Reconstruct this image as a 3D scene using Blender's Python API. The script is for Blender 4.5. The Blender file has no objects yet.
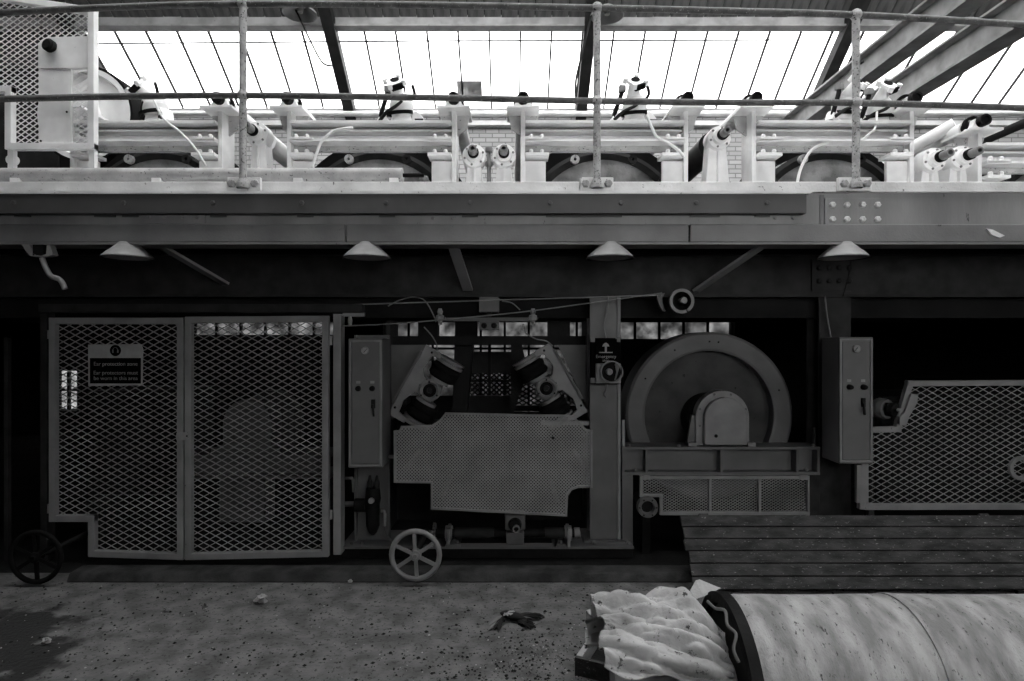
import bpy, math, random
from mathutils import Vector, Matrix, noise

random.seed(7)
scene = bpy.context.scene
C = scene.collection
PI = math.pi

# ------------------------------------------------------------------ camera
F = 600.0                      # focal length in pixels of the 1024 x 681 frame
EYE = 1.6
cam_d = bpy.data.cameras.new('camera')
cam_d.sensor_width = 36.0
cam_d.lens = F / 1024 * 36.0
cam_d.clip_start = 0.05
cam = bpy.data.objects.new('camera', cam_d)
cam.location = (0, 0, EYE)
cam.rotation_euler = (PI / 2, 0, 0)
C.objects.link(cam)
scene.camera = cam

# ------------------------------------------------------------------ overcast sky
world = bpy.data.worlds.new('overcast_sky')
scene.world = world
world.use_nodes = True
wn = world.node_tree.nodes
wn.clear()
bg = wn.new('ShaderNodeBackground')
bg.inputs[0].default_value = (1, 1, 1, 1)
bg.inputs[1].default_value = 1.0
wo = wn.new('ShaderNodeOutputWorld')
world.node_tree.links.new(bg.outputs[0], wo.inputs[0])

scene.view_settings.view_transform = 'Standard'
scene.view_settings.look = 'None'
scene.view_settings.gamma = 1
scene.view_settings.use_curve_mapping = False
scene.view_settings.exposure = 3.0


def PX(px, Y): return (px - 512) / F * Y
def PZ(py, Y): return EYE - (py - 340.5) / F * Y
def PT(px, py, Y): return Vector((PX(px, Y), Y, PZ(py, Y)))


# ------------------------------------------------------------------ materials (all neutral greys: monochrome photograph)
MATS = {}


def mat(name, a, b=None, rough=0.6, metal=0.0, scale=6.0, speck=0.0, speck_col=0.02, bump=0.0, stretch=(1, 1, 1), bscale=60.0, spec=None):
    """Two-tone mottled paint or metal; speck adds chips of another tone."""
    m = bpy.data.materials.new(name)
    m.use_nodes = True
    nt = m.node_tree
    p = nt.nodes['Principled BSDF']
    p.inputs['Roughness'].default_value = rough
    p.inputs['Metallic'].default_value = metal
    p.inputs['Specular IOR Level'].default_value = spec if spec is not None else (0.08 if a < 0.06 else 0.3)
    b = a if b is None else b
    tc = nt.nodes.new('ShaderNodeTexCoord')
    mp = nt.nodes.new('ShaderNodeMapping')
    mp.inputs['Scale'].default_value = stretch
    nt.links.new(tc.outputs['Object'], mp.inputs[0])
    n1 = nt.nodes.new('ShaderNodeTexNoise')
    n1.inputs['Scale'].default_value = scale
    n1.inputs['Detail'].default_value = 6
    nt.links.new(mp.outputs[0], n1.inputs['Vector'])
    r1 = nt.nodes.new('ShaderNodeValToRGB')
    r1.color_ramp.elements[0].position = 0.35
    r1.color_ramp.elements[1].position = 0.65
    r1.color_ramp.elements[0].color = (a, a, a, 1)
    r1.color_ramp.elements[1].color = (b, b, b, 1)
    nt.links.new(n1.outputs['Fac'], r1.inputs[0])
    col = r1.outputs[0]
    if speck > 0:
        n2 = nt.nodes.new('ShaderNodeTexNoise')
        n2.inputs['Scale'].default_value = scale * 5
        n2.inputs['Detail'].default_value = 8
        n2.inputs['Roughness'].default_value = 0.7
        nt.links.new(mp.outputs[0], n2.inputs['Vector'])
        r2 = nt.nodes.new('ShaderNodeValToRGB')
        r2.color_ramp.elements[0].position = 0.75 - 0.25 * speck
        r2.color_ramp.elements[1].position = 0.79 - 0.25 * speck
        nt.links.new(n2.outputs['Fac'], r2.inputs[0])
        mx = nt.nodes.new('ShaderNodeMix')
        mx.data_type = 'RGBA'
        nt.links.new(r2.outputs[0], mx.inputs['Factor'])
        nt.links.new(col, mx.inputs['A'])
        mx.inputs['B'].default_value = (speck_col, speck_col, speck_col, 1)
        col = mx.outputs['Result']
    nt.links.new(col, p.inputs['Base Color'])
    if bump > 0:
        n3 = nt.nodes.new('ShaderNodeTexNoise')
        n3.inputs['Scale'].default_value = bscale
        n3.inputs['Detail'].default_value = 5
        nt.links.new(mp.outputs[0], n3.inputs['Vector'])
        bp = nt.nodes.new('ShaderNodeBump')
        bp.inputs['Strength'].default_value = bump
        bp.inputs['Distance'].default_value = 0.01
        nt.links.new(n3.outputs['Fac'], bp.inputs['Height'])
        nt.links.new(bp.outputs[0], p.inputs['Normal'])
    MATS[name] = m
    return m


mat('white_paint', 0.86, 0.68, rough=0.5, scale=5, speck=0.3, speck_col=0.12)
mat('drum_grey', 0.30, 0.13, rough=0.6, scale=8, speck=0.5, speck_col=0.05, bump=0.2)
mat('drum_dark', 0.025, 0.012, rough=0.5, scale=8)
mat('rail_paint', 0.12, 0.06, rough=0.55, scale=14, speck=0.6, speck_col=0.3, bump=0.2)
mat('post_paint', 0.42, 0.26, rough=0.55, scale=14, speck=0.75, speck_col=0.03, bump=0.2)
mat('pipe_paint', 0.48, 0.34, rough=0.6, scale=9, speck=0.6, speck_col=0.05, bump=0.2)
mat('girder_paint', 0.25, 0.15, rough=0.5, scale=3, speck=0.45, speck_col=0.03, bump=0.15, stretch=(1, 1, 0.3))
mat('girder_bottom', 0.18, 0.12, rough=0.5, scale=3, speck=0.35, speck_col=0.03, bump=0.15)
mat('deck_edge', 0.72, 0.54, rough=0.55, scale=5, speck=0.5, speck_col=0.06, bump=0.2)
mat('trunking', 0.075, 0.055, rough=0.55, scale=4, speck=0.2, speck_col=0.02)
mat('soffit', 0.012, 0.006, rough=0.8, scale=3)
mat('gate_paint', 0.20, 0.14, rough=0.5, scale=5, speck=0.3, speck_col=0.03)
mat('mesh_metal', 0.26, 0.17, rough=0.45, scale=4, metal=0.0)
mat('guard_paint', 0.175, 0.115, rough=0.5, scale=5, speck=0.3, speck_col=0.04)
mat('cabinet_paint', 0.095, 0.07, rough=0.45, scale=3, speck=0.3, speck_col=0.02)
mat('plate_paint', 0.095, 0.065, rough=0.5, scale=4, speck=0.3, speck_col=0.02)
mat('wheel_paint', 0.085, 0.055, rough=0.5, scale=3, speck=0.3, speck_col=0.02)
mat('wheel_web', 0.05, 0.025, rough=0.6, scale=4, speck=0.45, speck_col=0.012)
mat('stand_paint', 0.06, 0.045, rough=0.6)
mat('light_part', 0.22, 0.16, rough=0.5, scale=8, speck=0.3, speck_col=0.05)
mat('rubber', 0.006, 0.004, rough=0.8)
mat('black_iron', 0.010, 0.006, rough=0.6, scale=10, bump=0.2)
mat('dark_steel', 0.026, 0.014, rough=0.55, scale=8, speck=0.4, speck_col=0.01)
mat('concrete_kerb', 0.04, 0.016, rough=0.9, scale=7, speck=0.5, speck_col=0.02, bump=0.6)
mat('board_wood', 0.045, 0.018, rough=0.85, scale=12, speck=0.54, speck_col=0.2, bump=0.5, stretch=(0.6, 1.5, 1.5))
mat('roll_paper', 0.32, 0.15, rough=0.85, scale=5, speck=0.6, speck_col=0.05, bump=0.5, stretch=(3.0, 1.2, 1.2))
mat('cloth', 0.38, 0.22, rough=0.85, scale=5, speck=0.62, speck_col=0.05, bump=0.35)
mat('timber_light', 0.28, 0.2, rough=0.8, scale=6, speck=0.4, speck_col=0.06, stretch=(1, 1, 4))
mat('roof_board', 0.12, 0.07, rough=0.8, scale=5, stretch=(3, 0.6, 1))
mat('roof_steel', 0.035, 0.02, rough=0.6, scale=5, speck=0.3)
mat('roof_beam', 0.30, 0.18, rough=0.6, scale=4, speck=0.4, speck_col=0.08)
mat('shaded_floor', 0.012, 0.006, rough=0.9, scale=4, speck=0.4, speck_col=0.05, bump=0.4)  # near-black tone puts the shade under the platform into the floor colour
mat('bar_metal', 0.02, 0.015, rough=0.6)
mat('wall_dark', 0.06, 0.04, rough=0.9, scale=3)
mat('hose', 0.8, 0.7, rough=0.5)
mat('wire', 0.16, 0.12, rough=0.5)
mat('sign_white', 0.26, 0.22, rough=0.6, scale=20)
mat('sign_black', 0.003, 0.002, rough=0.7, spec=0.0)
mat('sign_letter', 0.13, 0.12, rough=0.6)
mat('enamel', 0.30, 0.2, rough=0.4, scale=6, speck=0.35, speck_col=0.1)
mat('feather_dark', 0.02, 0.012, rough=0.8)
mat('feather_light', 0.12, 0.05, rough=0.8, scale=12)
mat('pebble_dark', 0.012, 0.01, rough=0.9)
mat('pebble_light', 0.3, 0.15, rough=0.9)


def floor_mat():
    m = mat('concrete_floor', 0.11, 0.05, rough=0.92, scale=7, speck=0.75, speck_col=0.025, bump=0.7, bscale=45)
    nt = m.node_tree
    p = nt.nodes['Principled BSDF']
    src = p.inputs['Base Color'].links[0].from_socket
    tc = nt.nodes.new('ShaderNodeTexCoord')
    # oil stain around x -2.3, y 2.9 with a ragged outline
    sub = nt.nodes.new('ShaderNodeVectorMath'); sub.operation = 'SUBTRACT'
    sub.inputs[1].default_value = (-2.95, 2.9, 0)
    nt.links.new(tc.outputs['Object'], sub.inputs[0])
    ln = nt.nodes.new('ShaderNodeVectorMath'); ln.operation = 'LENGTH'
    nt.links.new(sub.outputs[0], ln.inputs[0])
    n = nt.nodes.new('ShaderNodeTexNoise'); n.inputs['Scale'].default_value = 5; n.inputs['Detail'].default_value = 6
    nt.links.new(tc.outputs['Object'], n.inputs['Vector'])
    ad = nt.nodes.new('ShaderNodeMath'); ad.operation = 'ADD'
    nt.links.new(ln.outputs['Value'], ad.inputs[0]); nt.links.new(n.outputs['Fac'], ad.inputs[1])
    rp = nt.nodes.new('ShaderNodeValToRGB')
    rp.color_ramp.elements[0].position = 0.0; rp.color_ramp.elements[0].color = (1, 1, 1, 1)
    rp.color_ramp.elements[1].position = 1.0; rp.color_ramp.elements[1].color = (0, 0, 0, 1)
    mr = nt.nodes.new('ShaderNodeMapRange')
    mr.inputs['From Min'].default_value = 1.12; mr.inputs['From Max'].default_value = 1.22
    nt.links.new(ad.outputs[0], mr.inputs['Value'])
    mx = nt.nodes.new('ShaderNodeMix'); mx.data_type = 'RGBA'
    mx.inputs['A'].default_value = (0.012, 0.012, 0.012, 1)
    nt.links.new(mr.outputs['Result'], mx.inputs['Factor'])
    nt.links.new(src, mx.inputs['B'])
    nt.links.new(mx.outputs['Result'], p.inputs['Base Color'])
    nt.nodes.remove(rp)


floor_mat()


def brick_mat(name='painted_brick', k=1.0):
    m = bpy.data.materials.new(name); m.use_nodes = True
    nt = m.node_tree; p = nt.nodes['Principled BSDF']; p.inputs['Roughness'].default_value = 0.8
    tc = nt.nodes.new('ShaderNodeTexCoord')
    sx = nt.nodes.new('ShaderNodeSeparateXYZ'); nt.links.new(tc.outputs['Object'], sx.inputs[0])
    cb = nt.nodes.new('ShaderNodeCombineXYZ')
    nt.links.new(sx.outputs['X'], cb.inputs['X']); nt.links.new(sx.outputs['Z'], cb.inputs['Y'])
    bt = nt.nodes.new('ShaderNodeTexBrick')
    bt.inputs['Scale'].default_value = 1.0
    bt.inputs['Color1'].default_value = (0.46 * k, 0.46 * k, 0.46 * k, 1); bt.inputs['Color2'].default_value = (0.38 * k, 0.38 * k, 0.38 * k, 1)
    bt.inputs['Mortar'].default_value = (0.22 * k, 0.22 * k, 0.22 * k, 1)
    bt.inputs['Brick Width'].default_value = 0.23; bt.inputs['Row Height'].default_value = 0.078
    bt.inputs['Mortar Size'].default_value = 0.01
    nt.links.new(cb.outputs[0], bt.inputs['Vector']); nt.links.new(bt.outputs['Color'], p.inputs['Base Color'])
    bp = nt.nodes.new('ShaderNodeBump'); bp.inputs['Strength'].default_value = 0.4; bp.inputs['Distance'].default_value = 0.01; bp.invert = True
    nt.links.new(bt.outputs['Fac'], bp.inputs['Height']); nt.links.new(bp.outputs[0], p.inputs['Normal'])
    p.inputs['Specular IOR Level'].default_value = 0.1
    MATS[name] = m


brick_mat()
brick_mat('shaded_brick', 0.015)  # near-black copy of the wall brick, with shade put into its colour


def glass_mat(name, tint, gloss=0.05, dirt=0.0):
    m = bpy.data.materials.new(name); m.use_nodes = True
    nt = m.node_tree; nt.nodes.clear()
    out = nt.nodes.new('ShaderNodeOutputMaterial')
    tr = nt.nodes.new('ShaderNodeBsdfTransparent'); gl = nt.nodes.new('ShaderNodeBsdfGlossy')
    gl.inputs['Roughness'].default_value = 0.1
    mx = nt.nodes.new('ShaderNodeMixShader'); mx.inputs[0].default_value = gloss
    nt.links.new(tr.outputs[0], mx.inputs[1]); nt.links.new(gl.outputs[0], mx.inputs[2]); nt.links.new(mx.outputs[0], out.inputs[0])
    tr.inputs[0].default_value = (tint, tint, tint, 1)
    if dirt > 0:
        tc = nt.nodes.new('ShaderNodeTexCoord'); n = nt.nodes.new('ShaderNodeTexNoise')
        n.inputs['Scale'].default_value = 5; n.inputs['Detail'].default_value = 7
        nt.links.new(tc.outputs['Object'], n.inputs['Vector'])
        r = nt.nodes.new('ShaderNodeValToRGB')
        r.color_ramp.elements[0].position = 0.35; r.color_ramp.elements[1].position = 0.7
        lo = tint * (1 - dirt)
        r.color_ramp.elements[0].color = (lo, lo, lo, 1); r.color_ramp.elements[1].color = (tint, tint, tint, 1)
        nt.links.new(n.outputs['Fac'], r.inputs[0]); nt.links.new(r.outputs[0], tr.inputs[0])
    MATS[name] = m


glass_mat('roof_glass', 0.93)
glass_mat('grime_glass', 0.3, 0.0, 0.6)
glass_mat('clear_pane', 0.5, 0.03, 0.4)
glass_mat('grimy_glass', 0.22, 0.03, 0.75)


def perforated_mat():
    m = mat('perforated_sheet', 0.20, 0.14, rough=0.5, scale=5, speck=0.3, speck_col=0.05)
    nt = m.node_tree; p = nt.nodes['Principled BSDF']
    tc = nt.nodes.new('ShaderNodeTexCoord')
    sp = nt.nodes.new('ShaderNodeSeparateXYZ'); nt.links.new(tc.outputs['Object'], sp.inputs[0])
    pitch = 0.0165

    def math_node(op, a, b=None):
        n = nt.nodes.new('ShaderNodeMath'); n.operation = op
        if isinstance(a, (int, float)): n.inputs[0].default_value = a
        else: nt.links.new(a, n.inputs[0])
        if b is not None:
            if isinstance(b, (int, float)): n.inputs[1].default_value = b
            else: nt.links.new(b, n.inputs[1])
        return n.outputs[0]
    kk = 2 * PI / (pitch * 1.0)
    sx = math_node('COSINE', math_node('MULTIPLY', math_node('ADD', sp.outputs['X'], sp.outputs['Z']), kk * .7))
    sz = math_node('COSINE', math_node('MULTIPLY', math_node('SUBTRACT', sp.outputs['X'], sp.outputs['Z']), kk * .7))
    hole = math_node('GREATER_THAN', math_node('ADD', sx, sz), 0.45)
    tr = nt.nodes.new('ShaderNodeBsdfTransparent')
    mx = nt.nodes.new('ShaderNodeMixShader')
    nt.links.new(hole, mx.inputs[0]); nt.links.new(p.outputs[0], mx.inputs[1]); nt.links.new(tr.outputs[0], mx.inputs[2])
    nt.links.new(mx.outputs[0], nt.nodes['Material Output'].inputs[0])


perforated_mat()

# ------------------------------------------------------------------ mesh helpers
W = {}          # world origin of every object (translations only)


def frame_of(axis):
    w = Vector(axis).normalized()
    h = Vector((0, 0, 1)) if abs(w.z) < 0.9 else Vector((1, 0, 0))
    u = h.cross(w).normalized()
    return u, w.cross(u), w


class MB:
    def __init__(s):
        s.v = []; s.f = []; s.sm = []

    def add(s, vs, fs, sm=False):
        o = len(s.v)
        s.v += [tuple(q) for q in vs]
        s.f += [tuple(i + o for i in q) for q in fs]
        s.sm += [sm] * len(fs) if isinstance(sm, bool) else sm
        return s

    def box(s, x0, x1, y0, y1, z0, z1, M=None):
        vs = [Vector((x, y, z)) for z in (z0, z1) for y in (y0, y1) for x in (x0, x1)]
        if M is not None: vs = [M @ q for q in vs]
        return s.add(vs, [(0, 2, 3, 1), (4, 5, 7, 6), (0, 1, 5, 4), (2, 6, 7, 3), (0, 4, 6, 2), (1, 3, 7, 5)])

    def pbox(s, px0, py0, px1, py1, Y, d):           # front face traced at depth Y, d deep
        return s.box(PX(px0, Y), PX(px1, Y), Y, Y + d, PZ(py1, Y), PZ(py0, Y))

    def bar(s, a, b, w, h, up=(0, 0, 1)):            # rectangular bar from a to b
        a = Vector(a); b = Vector(b); d = (b - a).normalized()
        u = Vector(up).cross(d)
        if u.length < 1e-4: u = Vector((1, 0, 0)).cross(d)
        u.normalize(); t = d.cross(u)
        vs = [p + u * (i * w / 2) + t * (j * h / 2) for p in (a, b) for j in (-1, 1) for i in (-1, 1)]
        return s.add(vs, [(0, 2, 3, 1), (4, 5, 7, 6), (0, 1, 5, 4), (2, 6, 7, 3), (0, 4, 6, 2), (1, 3, 7, 5)])

    def lathe(s, prof, o, axis=(0, -1, 0), n=24, closed=False, M=None):
        """prof = [(radius, along)]; rings are doubled at sharp corners."""
        u, w2, w = frame_of(axis); o = Vector(o)
        P = [(r, a) for r, a in prof]
        m = len(P)
        segs = [(P[i], P[(i + 1) % m]) for i in range(m if closed else m - 1)]
        for (r0, a0), (r1, a1) in segs:
            A = []; B = []
            for k in range(n):
                c = math.cos(2 * PI * k / n); q = math.sin(2 * PI * k / n)
                A.append(o + u * (r0 * c) + w2 * (r0 * q) + w * a0)
                B.append(o + u * (r1 * c) + w2 * (r1 * q) + w * a1)
            if r0 < 1e-6 and r1 < 1e-6: continue
            if r0 < 1e-6:
                s.add(B, [tuple(range(n))], False)
            elif r1 < 1e-6:
                s.add(A, [tuple(reversed(range(n)))], False)
            else:
                s.add(A + B, [(k, (k + 1) % n, n + (k + 1) % n, n + k) for k in range(n)], True)
        return s

    def cyl(s, a, b, r, r2=None, n=16):
        a = Vector(a); b = Vector(b); L = (b - a).length
        r2 = r if r2 is None else r2
        return s.lathe([(0, 0), (r, 0), (r2, L), (0, L)], a, b - a, n)

    def tube(s, pts, r, n=8, smooth_path=0):
        pts = [Vector(p) for p in pts]
        if smooth_path: pts = spline(pts, smooth_path)
        rings = []
        pu = None
        for i, p in enumerate(pts):
            d = (pts[min(i + 1, len(pts) - 1)] - pts[max(i - 1, 0)]).normalized()
            if pu is None: pu, _, _ = frame_of(d)
            u = (pu - d * pu.dot(d)).normalized(); pu = u; v = d.cross(u)
            rings.append([p + u * (r * math.cos(2 * PI * k / n)) + v * (r * math.sin(2 * PI * k / n)) for k in range(n)])
        vs = [q for rg in rings for q in rg]
        fs = [(i * n + k, i * n + (k + 1) % n, (i + 1) * n + (k + 1) % n, (i + 1) * n + k) for i in range(len(rings) - 1) for k in range(n)]
        sm = [True] * len(fs)
        fs += [tuple(reversed(range(n))), tuple(range((len(rings) - 1) * n, len(rings) * n))]
        return s.add(vs, fs, sm + [False, False])

    def prism(s, poly, y0, y1, sm=False):            # (x, z) outline extruded along y
        n = len(poly)
        ar = sum(poly[i][0] * poly[(i + 1) % n][1] - poly[(i + 1) % n][0] * poly[i][1] for i in range(n))
        if ar < 0: poly = poly[::-1]
        vs = [(x, y0, z) for x, z in poly] + [(x, y1, z) for x, z in poly]
        fs = [tuple(range(n)), tuple(reversed(range(n, 2 * n)))] + [((i + 1) % n, i, n + i, n + (i + 1) % n) for i in range(n)]
        return s.add(vs, fs, [False, False] + [sm] * n)

    def prism_x(s, poly, x0, x1):                    # (y, z) outline extruded along x
        n = len(poly)
        ar = sum(poly[i][0] * poly[(i + 1) % n][1] - poly[(i + 1) % n][0] * poly[i][1] for i in range(n))
        if ar < 0: poly = poly[::-1]
        vs = [(x0, y, z) for y, z in poly] + [(x1, y, z) for y, z in poly]
        fs = [tuple(reversed(range(n))), tuple(range(n, 2 * n))] + [(i, (i + 1) % n, n + (i + 1) % n, n + i) for i in range(n)]
        return s.add(vs, fs)

    def build(s, name, material, parent=None, origin=None, bevel=0.0, kind=None, label=None):
        if parent is not None:
            o = W[parent]
        elif origin is not None:
            o = Vector(origin)
        else:
            xs = [q[0] for q in s.v]; ys = [q[1] for q in s.v]; zs = [q[2] for q in s.v]
            o = Vector(((min(xs) + max(xs)) / 2, (min(ys) + max(ys)) / 2, min(zs)))
        me = bpy.data.meshes.new(name)
        me.from_pydata([(q[0] - o.x, q[1] - o.y, q[2] - o.z) for q in s.v], [], s.f)
        me.polygons.foreach_set('use_smooth', s.sm)
        me.materials.append(MATS[material])
        me.update()
        ob = bpy.data.objects.new(name, me)
        C.objects.link(ob)
        W[ob] = o.copy()
        if parent is not None: ob.parent = parent
        else: ob.location = o
        if bevel > 0:
            b = ob.modifiers.new('bevel', 'BEVEL'); b.width = bevel; b.segments = 2; b.limit_method = 'ANGLE'
            b.angle_limit = math.radians(50)
        if kind: ob['kind'] = kind
        if label: ob['label'] = label
        return ob


def spline(pts, k):
    out = []
    n = len(pts)
    for i in range(n - 1):
        p0 = pts[max(i - 1, 0)]; p1 = pts[i]; p2 = pts[i + 1]; p3 = pts[min(i + 2, n - 1)]
        for j in range(k):
            t = j / k
            out.append(0.5 * ((2 * p1) + (p2 - p0) * t + (2 * p0 - 5 * p1 + 4 * p2 - p3) * t * t + (3 * p1 - p0 - 3 * p2 + p3) * t ** 3))
    out.append(pts[-1])
    return out


def thing(name, label, cat, loc=(0, 0, 0), group=None, kind=None):
    o = bpy.data.objects.new(name, None)
    o.empty_display_size = 0.1
    C.objects.link(o); o.location = loc; W[o] = Vector(loc)
    return tag(o, label, cat, group, kind)


def tag(o, label, cat, group=None, kind=None):
    o['label'] = label; o['category'] = cat
    if group: o['group'] = group
    if kind: o['kind'] = kind
    return o


def copy_tree(o, parent=None):
    c = o.copy(); C.objects.link(c); W[c] = W[o].copy()
    if parent is not None: c.parent = parent
    for ch in list(o.children): copy_tree(ch, c)
    return c


_bolts = {}


def bolt(parent, pos, r=0.012, h=None, axis=(0, -1, 0), material='girder_paint', name='bolt'):
    h = h or r * 0.9
    key = (round(r, 4), round(h, 4), tuple(axis), material)
    if key not in _bolts:
        m = MB().lathe([(0, 0), (r, 0), (r, h * 0.7), (r * 0.7, h), (0, h)], (0, 0, 0), axis, 6)
        me = bpy.data.meshes.new(name); me.from_pydata(m.v, [], m.f); me.materials.append(MATS[material]); me.update()
        _bolts[key] = me
    ob = bpy.data.objects.new(name, _bolts[key]); C.objects.link(ob); ob.parent = parent
    ob.location = Vector(pos) - W[parent]; W[ob] = Vector(pos)
    return ob


def text(s, size, pos, parent, material, align='CENTER', name='lettering'):
    cu = bpy.data.curves.new(name, 'FONT'); cu.body = s; cu.size = size; cu.align_x = align; cu.extrude = 0.0008
    t = bpy.data.objects.new(name + '_source', cu); C.objects.link(t)
    bpy.context.view_layer.update()
    me = bpy.data.meshes.new_from_object(t.evaluated_get(bpy.context.evaluated_depsgraph_get()))
    bpy.data.objects.remove(t); bpy.data.curves.remove(cu)
    me.materials.clear(); me.materials.append(MATS[material])
    ob = bpy.data.objects.new(name, me); C.objects.link(ob); ob.parent = parent
    ob.location = Vector(pos) - W[parent]; ob.rotation_euler = (PI / 2, 0, 0); W[ob] = Vector(pos)
    return ob


def strands(poly, Y, pw, ph, w, t):
    """Expanded-metal strands: two families of slanted strips clipped to an (x, z) outline."""
    m = MB()
    xs = [p[0] for p in poly]; zs = [p[1] for p in poly]
    x0, x1, z0, z1 = min(xs), max(xs), min(zs), max(zs)
    n = len(poly)
    for sgn in (1, -1):
        k = sgn * ph / pw                      # slope
        ks = k * (x1 - x0)
        lo = z0 - max(0, ks); hi = z1 - min(0, ks)
        c = math.floor(lo / ph) * ph
        while c < hi + ph:
            # z = c + k (x - x0)
            hits = []
            for i in range(n):
                ax, az = poly[i]; bx, bz = poly[(i + 1) % n]
                da = az - (c + k * (ax - x0)); db = bz - (c + k * (bx - x0))
                if (da < 0) != (db < 0):
                    tt = da / (da - db); hits.append(ax + (bx - ax) * tt)
            hits.sort()
            for a, b in zip(hits[::2], hits[1::2]):
                if b - a > 0.004:
                    m.bar((a, Y + sgn * t * 0.3, c + k * (a - x0)), (b, Y + sgn * t * 0.3, c + k * (b - x0)), t, w)
            c += ph
    return m


def poly_px(pts, Y): return [(PX(x, Y), PZ(y, Y)) for x, y in pts]


def rim(poly, Y, w, d):
    """Square-section frame following an outline, one mesh."""
    m = MB(); n = len(poly)
    for i in range(n):
        a = poly[i]; b = poly[(i + 1) % n]
        dx, dz = b[0] - a[0], b[1] - a[1]; L = math.hypot(dx, dz)
        if L < 1e-4: continue
        e = w / 2 / L
        m.bar((a[0] - dx * e, Y, a[1] - dz * e), (b[0] + dx * e, Y, b[1] + dz * e), d - i * 0.0004, w)
    return m


# =================================================================== THE SETTING
XW = 9.0
YB = 10.5           # rear wall
YF = -1.5           # wall behind the viewer
SL = 0.733          # roof pitch
ZE = 5.67           # eaves height at rear wall
YR = 5.5            # ridge
ZR = ZE + SL * (YB - YR)
YP = 9.35           # purlin between glazing and boarding


def roof_z(y): return ZE + SL * (YB - y) if y >= YR else ZR - SL * (YR - y)


fl = MB().box(-XW, XW, YF, 4.13, -0.1, 0).build('floor', 'concrete_floor', origin=(0, 0, 0))
tag(fl, 'dirty grey concrete factory floor with an oil stain', 'floor', kind='structure')
pf = MB().box(-XW, XW, 4.13, YB, -0.1, 0).build('floor_rear', 'shaded_floor', origin=(0, 4.13, 0))
tag(pf, 'floor under the machinery, coloured black as painted shade', 'floor', kind='structure')
yd = MB().box(-40, 40, YB + 0.35, 60, -0.25, -0.12).build('ground', 'timber_light', origin=(0, 0, 0))
tag(yd, 'pale open yard outside the rear windows', 'ground', kind='structure')

# rear wall with window openings
holes = [(PX(188, YB), PX(336, YB), PZ(336, YB), PZ(316, YB)),
         (PX(383, YB), PX(602, YB), PZ(414, YB), PZ(316, YB)),
         (PX(612, YB), PX(735, YB), PZ(340, YB), PZ(316, YB)),
         (PX(49, YB), PX(77, YB), PZ(411, YB), PZ(370, YB))]
xs = sorted({-XW, XW} | {h[0] for h in holes} | {h[1] for h in holes})
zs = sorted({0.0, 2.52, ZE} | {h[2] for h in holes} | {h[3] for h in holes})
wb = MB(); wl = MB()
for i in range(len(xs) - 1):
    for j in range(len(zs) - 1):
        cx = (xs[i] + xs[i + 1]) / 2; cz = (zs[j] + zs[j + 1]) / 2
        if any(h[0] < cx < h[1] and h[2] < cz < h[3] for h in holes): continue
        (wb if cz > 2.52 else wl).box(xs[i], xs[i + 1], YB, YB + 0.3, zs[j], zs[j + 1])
wbo = wb.build('wall_back', 'painted_brick', origin=(0, YB, 0))
tag(wbo, 'painted brick rear wall beneath the sloping roof glazing', 'wall', kind='structure')
tag(wl.build('wall_back_lower', 'shaded_brick', origin=(0, YB, 0)), 'brick rear wall under the platform, blackened as painted shade', 'wall', kind='structure')
MB().box(-XW, XW, YB - 0.12, YB, PZ(124, YB) - 0.06, PZ(124, YB) + 0.02).build('ledge', 'white_paint', wbo)
MB().box(-XW, XW, YB - 0.06, YB, PZ(112, YB) - 0.1, PZ(112, YB) + 0.04).build('wall_plate', 'roof_beam', wbo)
wp = MB().tube([(-XW, YB - 0.2, PZ(118, YB)), (XW, YB - 0.2, PZ(118, YB))], 0.045, 10).build('water_pipe', 'white_paint')
tag(wp, 'white water pipe running along the top of the rear brick wall', 'pipe')

for k, h in enumerate(holes):
    w = thing('window_%d' % (k + 2), ['grimy strip window in the rear wall behind the mesh gates',
                                      'tall grimy window in the rear wall behind the press',
                                      'grimy strip window in the rear wall behind the big pulley',
                                      'small barred window seen through the mesh gate with the sign'][k], 'window',
              ((h[0] + h[1]) / 2, YB, h[2]), kind='structure')
    nx = max(2, round((h[1] - h[0]) / 0.45)); nz = 1 if h[3] - h[2] < 0.6 else max(2, round((h[3] - h[2]) / 0.55))
    dx = (h[1] - h[0]) / nx; dz = (h[3] - h[2]) / nz
    for i in range(nx):
        for j in range(nz):
            MB().box(h[0] + i * dx + 0.02, h[0] + (i + 1) * dx - 0.02, YB + 0.145, YB + 0.151, h[2] + j * dz + 0.02, h[2] + (j + 1) * dz - 0.02).build('pane', 'clear_pane' if k == 3 else 'grimy_glass', w)
    for i in range(nx + 1):
        MB().box(h[0] + i * dx - 0.02, h[0] + i * dx + 0.02, YB + 0.12, YB + 0.17, h[2], h[3]).build('mullion', 'black_iron', w)
    for j in range(nz + 1):
        MB().box(h[0], h[1], YB + 0.125, YB + 0.165, h[2] + j * dz - 0.02, h[2] + j * dz + 0.02).build('glazing_bar', 'black_iron', w)

# side walls and wall behind the viewer
gable = [(YF, 0), (YB, 0), (YB, ZE), (YR, ZR), (YF, roof_z(YF))]
for nm, a in (('wall_left', -XW), ('wall_right', XW)):
    s = 1 if a > 0 else -1
    o = MB().prism_x(gable, min(a, a + s * 0.2), max(a, a + s * 0.2)).build(nm, 'wall_dark', origin=(a, 0, 0))
    tag(o, 'dark gable wall closing the %s end of the mill' % ('far' if s > 0 else 'other'), 'wall', kind='structure')
fw = (-0.4, 5.4, 1.9, 3.6)          # unseen window band added behind the viewer to light the machine fronts
fm = MB()
fm.box(-XW, fw[0], YF - 0.2, YF, 0, roof_z(YF)); fm.box(fw[1], XW, YF - 0.2, YF, 0, roof_z(YF))
fm.box(fw[0], fw[1], YF - 0.2, YF, 0, fw[2]); fm.box(fw[0], fw[1], YF - 0.2, YF, fw[3], roof_z(YF))
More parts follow.
